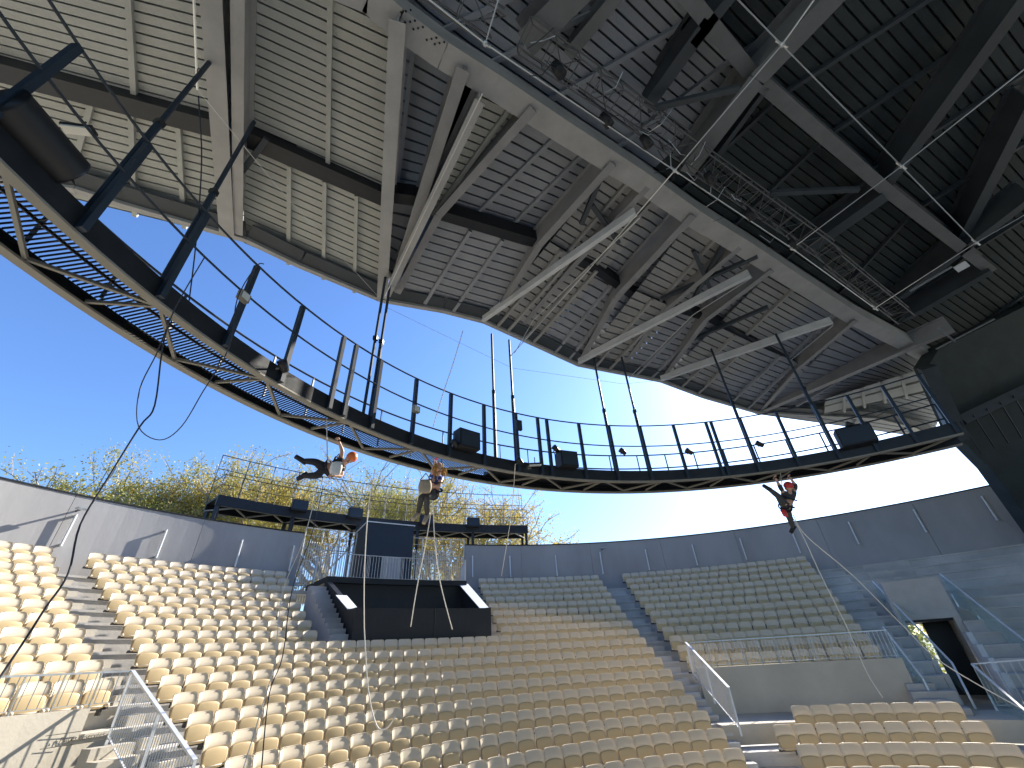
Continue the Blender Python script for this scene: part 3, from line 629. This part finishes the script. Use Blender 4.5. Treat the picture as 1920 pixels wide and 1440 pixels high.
for i, (m, zb, zm) in enumerate(folds):
    b0, b1, e0, e1 = bl[i], bl[i+1], el[i], el[i+1]; m0 = ((b0[0]+e0[0])/2, (b0[1]+e0[1])/2); m1 = ((b1[0]+e1[0])/2, (b1[1]+e1[1])/2)
    deck(Q((*b0, zb), (*b1, zb), (*m1, zm+.2), (*m0, zm+.2)), 11, m, (.5,)); deck(Q((*m0, zm), (*m1, zm), (*e1, 9.95), (*e0, 9.95)), 12, m, (.35, .7))
deck(Q((1605, 602, 10.6), (1735, 690, 10.6), (1560, 745, 10.1), (1425, 773, 10.0)), 16, 'deck_shaded', (.5,))
deck(Q((1548, 748, 9.9), (1728, 692, 9.9), (1740, 735, 9.9), (1545, 778, 9.85)), 2, 'deck', (.2, .4, .6, .8))  # strip of ribs catching light, painted with the lighter deck colour
# dark part of the roof beyond the ring girder
bb = [(560, -60), (690, -5), (746, 45), (830, 105), (928, 165), (1050, 245), (1200, 340), (1300, 410), (1400, 470), (1500, 535), (1600, 598), (1700, 650), (1790, 700)]
g1 = [(1000, -330), (1080, -260), (1150, -150), (1210, -80), (1270, -10), (1340, 65), (1415, 140), (1500, 215), (1590, 290), (1660, 350), (1760, 430), (1860, 510), (1960, 590)]
g2 = [(1500, -700), (1560, -620), (1620, -520), (1680, -430), (1740, -330), (1800, -240), (1860, -150), (1920, -60), (1980, 30), (2040, 120), (2100, 220), (2160, 320), (2230, 420)]
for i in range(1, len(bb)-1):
    m = 'deck_shaded' if i < 6 else 'deck_black'
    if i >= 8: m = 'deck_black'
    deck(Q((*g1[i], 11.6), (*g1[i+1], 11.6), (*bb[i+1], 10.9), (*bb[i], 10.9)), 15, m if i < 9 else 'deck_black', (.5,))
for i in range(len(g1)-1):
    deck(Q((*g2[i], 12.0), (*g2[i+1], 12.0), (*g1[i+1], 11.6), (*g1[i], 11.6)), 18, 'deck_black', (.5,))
deck(Q((1590, 590, 10.9), (1800, 700, 10.9), (1745, 822, 10.3), (1415, 776, 10.3)), 18, 'deck_shaded', (.5,))
# ring girder and other girders (bottom flange height 9.9 - 10.2)
def girder(pts, w, h, m='girder', z=10.1):
    mb = MB(); P = Q(*pts, z=z)
    for a, b in zip(P[:-1], P[1:]): mb.ibeam(a, b, w, h)
    return mb.build('girder', m, roof)
mb = MB(); P = Q(*bb, z=10.0)
for a, b in zip(P[:-1], P[1:]): mb.bar(a, b, .50, .55, dy=.28)
mb.build('ring_girder', 'girder', roof)
mb = MB()
for a in [(752, 20), (760, 40), (775, 52), (800, 72), (815, 80)]:
    for k in range(3):
        p = atz(a[0]+k*9, a[1]-k*2+3, 9.995); mb.ball(p, .022, 6, 4)
mb.build('bolts', 'black_steel', roof)
girder([(393, -120), (395, 0), (425, 440)], .34, .9, z=9.7)
girder([(447, -120), (445, 0), (446, 440)], .22, .8, z=9.75)
girder([(745, 40), (716, 560)], .30, .9, z=9.75)
girder([(868, 130), (735, 545)], .26, .9, 'girder_mid', z=9.8)
girder([(900, 190), (725, 555)], .22, .8, 'girder', z=9.55)
girder([(1000, 205), (822, 405), (745, 550)], .20, .8, 'girder_mid', z=9.9)
girder([(1150, 308), (1012, 460), (930, 590)], .2, .8, 'girder_mid', z=9.9)
girder([(1300, 405), (1155, 560), (1085, 684)], .22, .8, 'girder_mid', z=9.9)
girder([(1448, 508), (1325, 600), (1240, 714)], .2, .8, 'girder_mid', z=9.9)
girder([(1605, 602), (1500, 690), (1425, 773)], .2, .8, 'girder_mid', z=9.9)
girder([(1388, 465), (1240, 590), (1160, 698)], .18, .6, 'girder_mid', z=10.0); girder([(1215, 352), (1075, 500), (965, 628)], .16, .6, 'girder_mid', z=10.0)
girder([(1790, 620), (1425, 775)], .3, .7, 'girder_mid', z=9.85)
# mid ring purlin (dark recessed beam)
for pts, w_ in (([(-200, 88), (408, 247)], .4), ([(462, 265), (720, 378)], .4), ([(738, 374), (785, 380)], .3), ([(818, 404), (1012, 461)], .3), ([(1012, 461), (1110, 505), (1190, 560), (1330, 600)], .25), ([(1330, 600), (1500, 690)], .25)):
    mb = MB(); P = Q(*pts, z=10.2)
    for a, b in zip(P[:-1], P[1:]): mb.bar(a, b, w_, .5, dy=.3)
    mb.build('mid_beam', 'black_steel', roof)
# pale outrigger beams that carry the hangers
for pts in ([(1193, 402), (905, 603)], [(1408, 518), (1085, 682)], [(1562, 606), (1240, 714)]):
    mb = MB(); P = Q(*pts, z=9.65); mb.bar(P[0], P[1], .14, .03, dy=.015); mb.bar(P[0], P[1], .03, .28, dy=.17); mb.build('outrigger', 'girder_pale', roof)
# roof edge fascia
ed = [(-330, 330), (-60, 335), (140, 358), (230, 387), (460, 452), (560, 500), (715, 565), (830, 585), (908, 605), (1085, 686), (1240, 716), (1320, 746), (1420, 775), (1530, 781), (1640, 786), (1715, 804), (1740, 818)]
P = Q(*ed, z=9.8); mb = MB()
cen = V((-1, 1, ZC+9.8))
for a, b in zip(P[:-1], P[1:]):
    mb.bar(a, b, .14, .75, dy=.38); 
mb.build('edge_fascia', 'girder', roof)
mb = MB()
for i, (a, b) in enumerate(zip(P[:-1], P[1:])):
    d = (b-a).normalized(); nn = d.cross(V((0, 0, 1))); s = .42
    mb.bar(a+V((0, 0, .12))+nn*.3, b+V((0, 0, .12))+nn*.3, .5, .03)
mb.build('edge_soffit', 'girder_black', roof)
# roof top skin so that no light leaks through
mb = MB()
tb = [bb[0]]+bb[1:]; zt = ZC+12.6
ring = [p for p in P]
inner = [V((-40, 0, 0)), V((-40, -30, 0)), V((45, -30, 0)), V((45, 22, 0))]
poly = [V((p.x, p.y, ZC+13.4)) for p in ring]+[V((60, 24, ZC+13.4)), V((60, -28, ZC+13.4)), V((-34, -28, ZC+13.4)), V((-34, 3, ZC+13.4))]
mb.add(poly, [tuple(range(len(poly)))]); mb.prism(poly, V((0, 0, .1))); mb.build('roof_skin', 'groove', roof)
# girders in the dark half
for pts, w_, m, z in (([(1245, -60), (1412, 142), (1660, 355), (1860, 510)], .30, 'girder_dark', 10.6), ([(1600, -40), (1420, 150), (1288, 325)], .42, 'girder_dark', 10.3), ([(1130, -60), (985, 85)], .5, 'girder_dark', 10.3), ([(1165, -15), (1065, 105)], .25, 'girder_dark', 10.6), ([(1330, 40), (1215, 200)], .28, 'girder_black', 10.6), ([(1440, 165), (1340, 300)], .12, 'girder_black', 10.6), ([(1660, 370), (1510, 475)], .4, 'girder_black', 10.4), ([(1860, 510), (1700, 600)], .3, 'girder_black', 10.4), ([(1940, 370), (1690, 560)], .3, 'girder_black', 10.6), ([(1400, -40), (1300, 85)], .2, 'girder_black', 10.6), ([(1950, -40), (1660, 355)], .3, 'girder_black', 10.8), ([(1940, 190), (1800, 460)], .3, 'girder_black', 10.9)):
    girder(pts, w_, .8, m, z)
for a, b in (((1215, 205), (1385, 165)), ((1445, 362), (1610, 355)), ((1110, 385), (1160, 455)), ((1140, 300), (1090, 420)), ((1300, 470), (1340, 560)), ((1360, 450), (1290, 580)), ((1240, 560), (1420, 480)), ((1290, 640), (1440, 575)), ((500, 260), (455, 320))):
    mb = MB(); mb.bar(atz(*a, 10.2), atz(*b, 10.0), .12, .12); mb.build('brace', 'girder_black', roof)
# lattice truss below the dark half, parallel to the ring girder
tr = thing('lattice_truss', 'black lattice lighting truss with tangled cables beside the ring girder', 'truss', atz(1240, 270, 9.7))
for (a, b) in (((985, 75), (1290, 285)), ((1310, 305), (1560, 480)), ((790, -40), (935, 60)), ((1560, 490), (1700, 600))):
    A = atz(*a, 9.75); B = atz(*b, 9.75); d = (B-A).normalized(); s = d.cross(V((0, 0, 1)))*.26; u = V((0, 0, .42)); mb = MB()
    ch = [A-s, A+s, A+s+u, A-s+u]
    for c in ch: mb.tube([c, c+(B-A)], .018, 5)
    n = int((B-A).length/.5)
    for i in range(n):
        o1 = (B-A)*(i/n); o2 = (B-A)*((i+1)/n)
        for j in range(4):
            c1, c2 = ch[j], ch[(j+1) % 4]; mb.tube([c1+o1, c2+(o2 if i % 2 else o1)], .012, 4, cap=False); mb.tube([c1+(o1 if i % 2 else o2), c2+o2], .010, 4, cap=False)
    mb.build('truss_section', 'truss_grey', tr)
mb = MB()
for k in range(46):
    f = random.random(); a = lerp(V((985, 75, 0)), V((1640, 545, 0)), f); p = atz(a.x+random.uniform(-25, 12), a.y+random.uniform(-14, 30), 9.6)
    q = p+V((random.uniform(-.5, .5), random.uniform(-.5, .5), random.uniform(-.2, .2))); mid = (p+q)/2-V((0, 0, random.uniform(.05, .3))); MB().tube([p, mid, q], .009, 4).build('loose_cable', 'black_steel' if k % 3 else 'galv', tr)
for i, (px, py) in enumerate(((1040, 120), (1130, 215), (1205, 255), (1325, 325), (1400, 395), (1480, 450))):
    p = atz(px, py, 9.65); s_ = thing('spotlight', f'small black stage spotlight under the lattice truss, {ordn(i+1)} from the upper left', 'spotlight', p, 'spotlights under the lattice truss')
    MB().tube([p, p+V((.12, .1, -.25))], .09, 10, .11).build('housing', 'black_clad', s_, True); MB().tube([p, p+V((0, 0, .2))], .015, 5).build('clamp', 'galv', s_)
# ------------------------------------------------------------------ steel cables of the tension net
nodes = {'a': (910, 82, 9.4), 'b': (1265, 320, 9.4), 'c': (1485, 466, 9.4), 'd': (1640, 578, 9.4), 'e': (1466, 84, 9.6), 'f': (1690, 312, 9.6), 'g': (1830, 455, 9.6), 't1': (780, -20, 9.4), 't2': (940, -20, 9.6), 't3': (1365, -20, 9.6), 't4': (1540, -20, 9.7), 't5': (1935, 118, 9.7), 't6': (1935, 395, 9.7), 'h': (1795, 700, 9.4), 'l': (985, 548, 9.5), 'm': (1060, 600, 9.4)}
cn = [('t1', 'a'), ('a', 'b'), ('b', 'c'), ('c', 'd'), ('a', 't2'), ('b', 'e'), ('e', 't4'), ('e', 't3'), ('e', 'f'), ('f', 'g'), ('c', 'f'), ('f', 't5'), ('d', 'g'), ('g', 't6')]
net = thing('cable_net', 'square net of thin bright steel cables under the dark roof half', 'cable net', atz(1466, 84, 9.6))
mb = MB()
for a, b in cn: mb.tube([atz(*nodes[a]), atz(*nodes[b])], .014, 5)
mb.build('cables', 'cable', net)
for n_ in ('a', 'b', 'c', 'd', 'e', 'f', 'g'):
    p = atz(*nodes[n_]); mb = MB(); mb.ball(p, .055, 8, 5); mb.tube([p+V((.08, .02, -.1)), p-V((.08, .03, -.12))], .025, 6); mb.build('clamp', 'cable', net)
def cable(lab, pts, r=.012, m='cable', name='steel_cable', cat='cable'):
    mb = MB(); mb.tube(pts, r, 5); o = mb.build(name, m); return tag(o, lab, cat)
cable('bright steel stay cable running from ring girder down to the tall centre hanger', [atz(1265, 320, 9.4), atz(1100, 510, 9.3), onr(957, 668, 11.05, C2)], .016)
cable('second steel stay cable beside the tall centre hanger pole', [atz(1200, 408, 9.5), atz(1000, 600, 9.3), onr(965, 662, 11.05, C2)], .014)
cable('steel stay cable crossing below the second pale outrigger beam', [atz(1410, 520, 9.5), atz(1300, 590, 9.4), onr(1180, 708, 11.05, C2)], .014)
cable('steel stay cable crossing below the third pale outrigger beam', [atz(1562, 610, 9.5), onr(1483, 675, 11.05, C2)], .014)
cable('bright cable along the pale girder left of centre', [atz(905, 175, 9.3), atz(800, 390, 9.3), atz(722, 555, 9.3)], .014)
cable('thin bright cable hanging at the second large girder on the left', [atz(362, -40, 9.4), atz(370, 168, 9.2)], .02)
cable('thin line strung across the blue sky right of the centre girders', [atz(722, 575, 9.2), atz(960, 690, 8.6), atz(1170, 720, 8.8), atz(1320, 705, 9.3)], .006)
cable('thin line running from the left roof hanger down to centre', [atz(372, 170, 9.2), atz(520, 350, 9.2), atz(722, 570, 9.2)], .006)
# light fitting and pale items in dark roof
p = atz(1803, 500, 9.6); o = MB().bar(p-V((.16, .1, 0)), p+V((.16, .1, 0)), .3, .04).build('ceiling_panel', 'tube_white'); tag(o, 'small pale rectangular panel in the dark roof at right', 'panel')
for i, (a, b) in enumerate((((1706, 546), (1785, 500)), ((1755, 655), (1865, 598)), ((1760, 615), (1790, 640)))):
    o = MB().bar(atz(*a, 9.5), atz(*b, 9.5), .06, .04).build('light_strip', 'galv'); tag(o, ['slim grey strip fitting left of the pale roof panel', 'slim grey strip fitting right below the pale roof panel', 'short grey strip fitting under the dark roof near the ring end'][i], 'strip fitting')
# ------------------------------------------------------------------ dark stage wall at right
sw = thing('stage_wall', 'massive dark wall closing the right side under the roof', 'wall', pol(20, 40, -4.2))
P = [atd(x, y, 17.5) for x, y in ((1738, 690), (1800, 822), (1862, 884), (1922, 967), (2010, 1090), (2400, 1090), (2400, 500), (1950, 560), (1760, 655))]
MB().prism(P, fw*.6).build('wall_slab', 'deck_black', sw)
MB().bar(atd(1738, 688, 17.2), atd(1800, 824, 17.2), .5, .5).build('column', 'girder_black', sw)
MB().bar(atd(1800, 790, 17.1), atd(1990, 700, 17.1), .35, .4).build('beam', 'girder_black', sw)
for i in range(5): MB().tube([atd(1800+i*25, 790-i*12, 16.9), atd(1840+i*25, 850-i*10, 16.9)], .03, 5).build('pipe', 'black_steel', sw)

# ------------------------------------------------------------------ ropes
def rope(lab, pts, m='rope_dark', r=.012, sub=5):
    P = [V(p) for p in pts]; out = []
    for i in range(len(P)-1):
        p0 = P[max(0, i-1)]; p1 = P[i]; p2 = P[i+1]; p3 = P[min(len(P)-1, i+2)]
        for j in range(sub):
            t = j/sub; out.append(.5*((2*p1)+(p2-p0)*t+(2*p0-5*p1+4*p2-p3)*t*t+(3*p1-p0-3*p2+p3)*t**3))
    out.append(P[-1]); mb = MB(); mb.tube(out, r, 6); return tag(mb.build('rope', m, None, True), lab, 'rope')
def dd(pts, d0, d1): return [atd(x, y, d0+(d1-d0)*i/(len(pts)-1)) for i, (x, y) in enumerate(pts)]
rope('long dark rope slanting down from the ring catwalk to the lower left seats', dd([(325, 575), (305, 650), (290, 760), (262, 800), (200, 900), (150, 985), (128, 1075), (85, 1140), (50, 1195), (0, 1270), (-30, 1320)], 6.6, 4.0), r=.011)
rope('dark rope loop sagging in the blue sky below the left catwalk', dd([(385, 480), (330, 575), (295, 660), (262, 730), (260, 800), (300, 825), (340, 800), (380, 735), (430, 650), (445, 560), (480, 500), (495, 495)], 6.3, 6.6), r=.008)
for i, (lab, pts, d0, d1, m) in enumerate((('white rope hanging straight down in front of the left booth', [(703, 880), (690, 960), (683, 1080), (683, 1180)], 10, 11, 'rope_white'),
    ('white rope falling from the middle rope worker to the seats', [(812, 935), (800, 1010), (782, 1100), (770, 1175)], 10, 11, 'rope_white'),
    ('white rope slanting right from the middle worker across the booth', [(812, 930), (815, 1010), (825, 1090), (848, 1180)], 10, 11, 'rope_white'),
    ('thin dark rope hanging down left of the first rope worker', [(596, 910), (570, 1010), (530, 1110), (515, 1240), (490, 1330), (455, 1445)], 9, 5.5, 'rope_white'),
    ('second thin rope hanging down below the first rope worker', [(606, 910), (585, 1000), (548, 1105), (530, 1230), (505, 1300), (490, 1445)], 9, 5.5, 'rope_dark'),
    ('thin rope hanging between the tall hanger and the back wall', [(966, 870), (962, 930), (955, 990), (940, 1080)], 11, 15, 'rope_white'),
    ('white rope from the right rope worker down over the grey shaded seats', [(1483, 965), (1508, 1010), (1540, 1080), (1590, 1180), (1625, 1260), (1655, 1308)], 11.2, 10, 'rope_white'),
    ('white rope from the right rope worker slanting past the glass balustrades', [(1487, 965), (1512, 1005), (1600, 1080), (1690, 1170), (1770, 1245), (1935, 1340)], 11.2, 10, 'rope_white'),
    ('thin white line slanting from the centre hanger pole to the catwalk', [(868, 620), (850, 680), (830, 740), (812, 800)], 11, 10.5, 'rope_white'),
    ('thin rope crossing in front of the left catwalk posts', [(372, 180), (378, 300), (368, 450), (350, 600)], 7, 7.4, 'rope_dark'),
    ('thin rope on the seats, curled in front of the booth', [(683, 1180), (690, 1290), (706, 1360), (725, 1365), (740, 1345)], 8.4, 6.4, 'rope_white'))):
    rope(lab, dd(pts, d0, d1), m, .012 if i < 3 or i > 5 else .008)
# ------------------------------------------------------------------ people on ropes
def figure(lab, J, dep, cloth_top, cloth_leg, helmet, extras, face_dir=1):
    """J joints in picture coordinates + depth offset; body is one skinned surface"""
    P = {k: atd(v[0], v[1], dep+(v[2] if len(v) > 2 else 0)) for k, v in J.items()}
    o0 = P['hip']; root = thing('person', lab, 'person', o0)
    def skin(name, chain_list, m, lv=2):
        names = []; edges = []; rad = {}
        for ch in chain_list:
            for a, b in zip(ch[:-1], ch[1:]): edges.append((a[0], b[0]))
            for a in ch: rad[a[0]] = a[1]; names.append(a[0]) if a[0] not in names else None
        me = bpy.data.meshes.new(name); me.from_pydata([tuple(P[n]-o0) for n in names], [(names.index(a), names.index(b)) for a, b in edges], [])
        o = bpy.data.objects.new(name, me); COL.objects.link(o); md = o.modifiers.new('skin', 'SKIN'); md.use_smooth_shade = True
        for i, n in enumerate(names): me.skin_vertices[0].data[i].radius = (rad[n], rad[n])
        me.skin_vertices[0].data[0].use_root = True
        o.modifiers.new('sub', 'SUBSURF').levels = lv; o.modifiers['sub'].render_levels = lv
        me.materials.append(M[m]); bpy.context.view_layer.update()
        me2 = bpy.data.meshes.new_from_object(o.evaluated_get(bpy.context.evaluated_depsgraph_get())); bpy.data.objects.remove(o)
        me2.name = name; o = bpy.data.objects.new(name, me2); COL.objects.link(o); o.parent = root
        me2.polygons.foreach_set('use_smooth', [True]*len(me2.polygons)); return o
    P['belly'] = lerp(P['hip'], P['chest'], .5); P['neckb'] = lerp(P['chest'], P['neck'], .6); P['jaw'] = lerp(P['neck'], P['head'], .45)
    for s in 'LR':
        P['hipj'+s] = lerp(P['hip'], P['knee'+s], .2); P['th'+s] = lerp(P['hip'], P['knee'+s], .6); P['ca'+s] = lerp(P['knee'+s], P['ank'+s], .35)
        P['ua'+s] = lerp(P['sh'+s], P['elb'+s], .5); P['fa'+s] = lerp(P['elb'+s], P['wri'+s], .4); P['palm'+s] = P['wri'+s]+(P['wri'+s]-P['elb'+s]).normalized()*.06
    body = [[('hip', .13), ('belly', .125), ('chest', .15), ('neckb', .085), ('neck', .055), ('jaw', .065), ('head', .085)]]
    for s in 'LR':
        body.append([('hip', .13), ('hipj'+s, .095), ('th'+s, .078), ('knee'+s, .058), ('ca'+s, .058), ('ank'+s, .038), ('toe'+s, .04)])
        body.append([('chest', .15), ('sh'+s, .065), ('ua'+s, .050), ('elb'+s, .042), ('fa'+s, .040), ('wri'+s, .027), ('palm'+s, .034)])
    b = skin('body', body, 'skin_tone')
    if 'sleeves' in extras:
        for s in 'LR': skin('sleeve', [[('ua'+s, .064), ('elb'+s, .054), ('fa'+s, .050)]], cloth_top)
    # clothing follows the body, slightly larger
    skin('top', [[('belly', .142), ('chest', .168), ('neckb', .10)], [('chest', .168), ('shL', .078), ('uaL', .066)], [('chest', .168), ('shR', .078), ('uaR', .066)]], cloth_top)
    skin('trousers', [[('belly', .142), ('hip', .15)]]+[[('hip', .15), ('hipj'+s, .112), ('th'+s, .094), ('knee'+s, .074), ('ca'+s, .07), ('ank'+s, .052)] for s in 'LR'], cloth_leg)
    for s in 'LR':
        mb = MB(); a = P['ank'+s]; t_ = P['toe'+s]; d = (t_-a).normalized(); mb.tube([a-d*.07, a, lerp(a, t_, .6), t_+d*.05], .058, 8, .045); mb.build('boot', 'tan_cloth' if 'tan' in extras else 'black_cloth', root, True)
        w_ = P['palm'+s]; ddv = (w_-P['wri'+s]).normalized(); sd_ = ddv.cross(fw).normalized(); mb = MB()
        for k, ln in zip((-1.5, -.5, .5, 1.5), (.065, .078, .074, .058)):
            st0 = w_+ddv*.02+sd_*(k*.019); mb.tube([st0, st0+ddv*ln*.5-fw*.01, st0+ddv*ln*.75-fw*.045], .0095, 6, .007)
        st0 = w_-ddv*.02+sd_*.035; mb.tube([st0, st0+sd_*.025+ddv*.02, st0+sd_*.03+ddv*.05-fw*.02], .011, 6, .008)
        mb.build('fingers', 'red_plastic' if 'redglove' in extras else 'skin_tone', root, True)
    hd = (P['head']-P['neck']).normalized(); hc = P['head']+hd*.02
    fdir = ((-fw)*.8+rt*.4*face_dir); fdir = (fdir-hd*fdir.dot(hd)).normalized(); sdir = hd.cross(fdir)
    B = Matrix((sdir, fdir, hd)).transposed()
    mb = MB(); mb.ball(hc, .105, 14, 10, (.82, .98, 1.12), B); mb.tube([hc+fdir*.095+hd*.01, hc+fdir*.125-hd*.025, hc+fdir*.098-hd*.03], .014, 6); mb.ball(hc+sdir*.088, .022, 6, 5, (.5, .8, 1.3), B); mb.ball(hc-sdir*.088, .022, 6, 5, (.5, .8, 1.3), B); mb.build('head', 'skin_tone', root, True)
    mb = MB(); mb.ball(hc+fdir*.095+sdir*.035+hd*.015, .012, 6, 5); mb.ball(hc+fdir*.095-sdir*.035+hd*.015, .012, 6, 5); mb.bar(hc+fdir*.098+sdir*.025-hd*.052, hc+fdir*.098-sdir*.025-hd*.052, .012, .008, hd); mb.build('face_features', 'hair_dark', root)
    if helmet:
        hm = MB(); k = 14
        for i in range(7):
            for j in range(k):
                th = .5*pi*i/6*1.08; ph = 2*pi*j/k; hm.v.append(tuple(hc+hd*.03+B@V((.106*sin(th)*cos(ph), .12*sin(th)*sin(ph), .112*cos(th)))))
        for i in range(6):
            for j in range(k): j2 = (j+1) % k; hm.f.append((i*k+j, (i+1)*k+j, (i+1)*k+j2, i*k+j2))
        hm.tube([hc+sdir*.1, hc+fdir*.05-hd*.1, hc-sdir*.1], .008, 5); hm.build('helmet', helmet, root, True)
    # harness belt with leg loops
    hb = MB(); bd = (P['chest']-P['hip']).normalized(); 
    def loop(c, n, r, th=.018):
        x = n.cross(fw).normalized(); y = n.cross(x); hb.tube([c+x*(r*cos(a*pi/8))+y*(r*sin(a*pi/8)) for a in range(17)], th, 5)
    loop(P['hip']+bd*.08, bd, .165, .024); loop(P['hipjL'], (P['kneeL']-P['hip']).normalized(), .125); loop(P['hipjR'], (P['kneeR']-P['hip']).normalized(), .125); loop(P['chest']-bd*.02, bd, .178, .016)
    hb.build('harness', 'black_cloth', root)
    return root, P
# left worker lies almost level, one arm reaching up to the ring
r1, P1 = figure('rope worker hanging level under left catwalk, black top, one arm raised', dict(hip=(612, 880), chest=(637, 872), neck=(648, 866), head=(656, 860), shL=(637, 864), elbL=(642, 846), wriL=(637, 832), shR=(640, 880, -.1), elbR=(640, 893, -.15), wriR=(628, 892, -.3), kneeL=(592, 866), ankL=(568, 864), toeL=(558, 858), kneeR=(592, 892, -.1), ankR=(570, 892), toeR=(562, 896)), 8.3, 'black_cloth', 'black_cloth', 'orange_plastic', ())
r2, P2 = figure('rope worker seated in a harness, blue shirt and tan boots, middle of the three', dict(hip=(815, 925), chest=(818, 900), neck=(821, 889), head=(823, 879), shL=(812, 895), elbL=(812, 880), wriL=(816, 868), shR=(826, 897), elbR=(824, 911, -.15), wriR=(808, 913, -.3), kneeL=(790, 932, -.45), ankL=(784, 962, -.25), toeL=(776, 972, -.45), kneeR=(800, 934, -.5), ankR=(801, 967, -.3), toeR=(796, 978, -.5)), 9.7, 'blue_cloth', 'grey_cloth', None, ('tan', 'redglove'))
r3, P3 = figure('rope worker with a red helmet and both arms raised, rightmost of the three', dict(hip=(1473, 952), chest=(1480, 932), neck=(1480, 922), head=(1479, 915), shL=(1472, 928), elbL=(1462, 912), wriL=(1456, 900), shR=(1488, 928), elbR=(1492, 910), wriR=(1483, 898), kneeL=(1459, 930, -.2), ankL=(1442, 917, -.2), toeL=(1434, 912, -.3), kneeR=(1481, 972), ankR=(1487, 990), toeR=(1484, 996)), 10.6, 'grey_cloth', 'grey_cloth', 'red_plastic', ('sleeves',))
def bag(lab, px, py, dep, w_, h_, m, tilt=0):
    p = atd(px, py, dep); o = thing('tool_bag', lab, 'bag', p); mb = MB(); k = 10
    for i in range(5):
        f = i/4
        for j in range(k):
            a = 2*pi*j/k; rr = w_*(.8+.25*math.sin(f*pi)); mb.v.append(tuple(p+rt*(rr*cos(a)+tilt*(f-.5))+fw*(rr*.6*sin(a))+V((0, 0, h_*(f-.5)))))
    for i in range(4):
        for j in range(k): j2 = (j+1) % k; mb.f.append((i*k+j, i*k+j2, (i+1)*k+j2, (i+1)*k+j))
    mb.f.append(tuple(range(k))[::-1]); mb.build('sack', m, o, True)
    mb = MB(); mb.tube([p+V((0, 0, h_/2))-rt*w_*.8, p+V((0, 0, h_/2+.16)), p+V((0, 0, h_/2))+rt*w_*.8], .012, 5); mb.build('strap', 'black_cloth', o)
bag('white tool bag hanging from the left rope worker', 630, 878, 8.0, .115, .26, 'white_cloth')
bag('beige tool bag on the lap of the middle rope worker', 797, 912, 9.0, .14, .28, 'tan_cloth')
bag('red tool bag at the hip of the right rope worker', 1471, 962, 10.4, .07, .17, 'red_plastic')
# dreadlocks
mb = MB(); hp = P2['head']
for i in range(26):
    a = V((random.gauss(0, 1), random.gauss(0, 1), random.gauss(.3, .7))).normalized(); p = hp+a*.09; mb.tube([p, p+a*.07-V((0, 0, .02)), p+a*.1-V((0, 0, .14))], .018, 5, .011)
mb.ball(hp+V((0, 0, .03)), .115, 10, 7); mb.build('hair', 'hair_gold', r2, True)
for lab, P_, tx, ty in (('working rope holding the left rope worker to the catwalk', P1, 603, 832), ('working rope holding the middle rope worker to the catwalk', P2, 812, 862), ('working rope holding the right rope worker to the catwalk', P3, 1466, 893)):
    hp = P_['hip']+V((0, 0, .12)); tp = onr(tx, ty, 11.3, C2); tp.z = ZC+4.7; cable(lab, [hp, lerp(hp, tp, .5)-V((0, 0, .03)), tp], .012, 'rope_white', 'rope', 'rope')
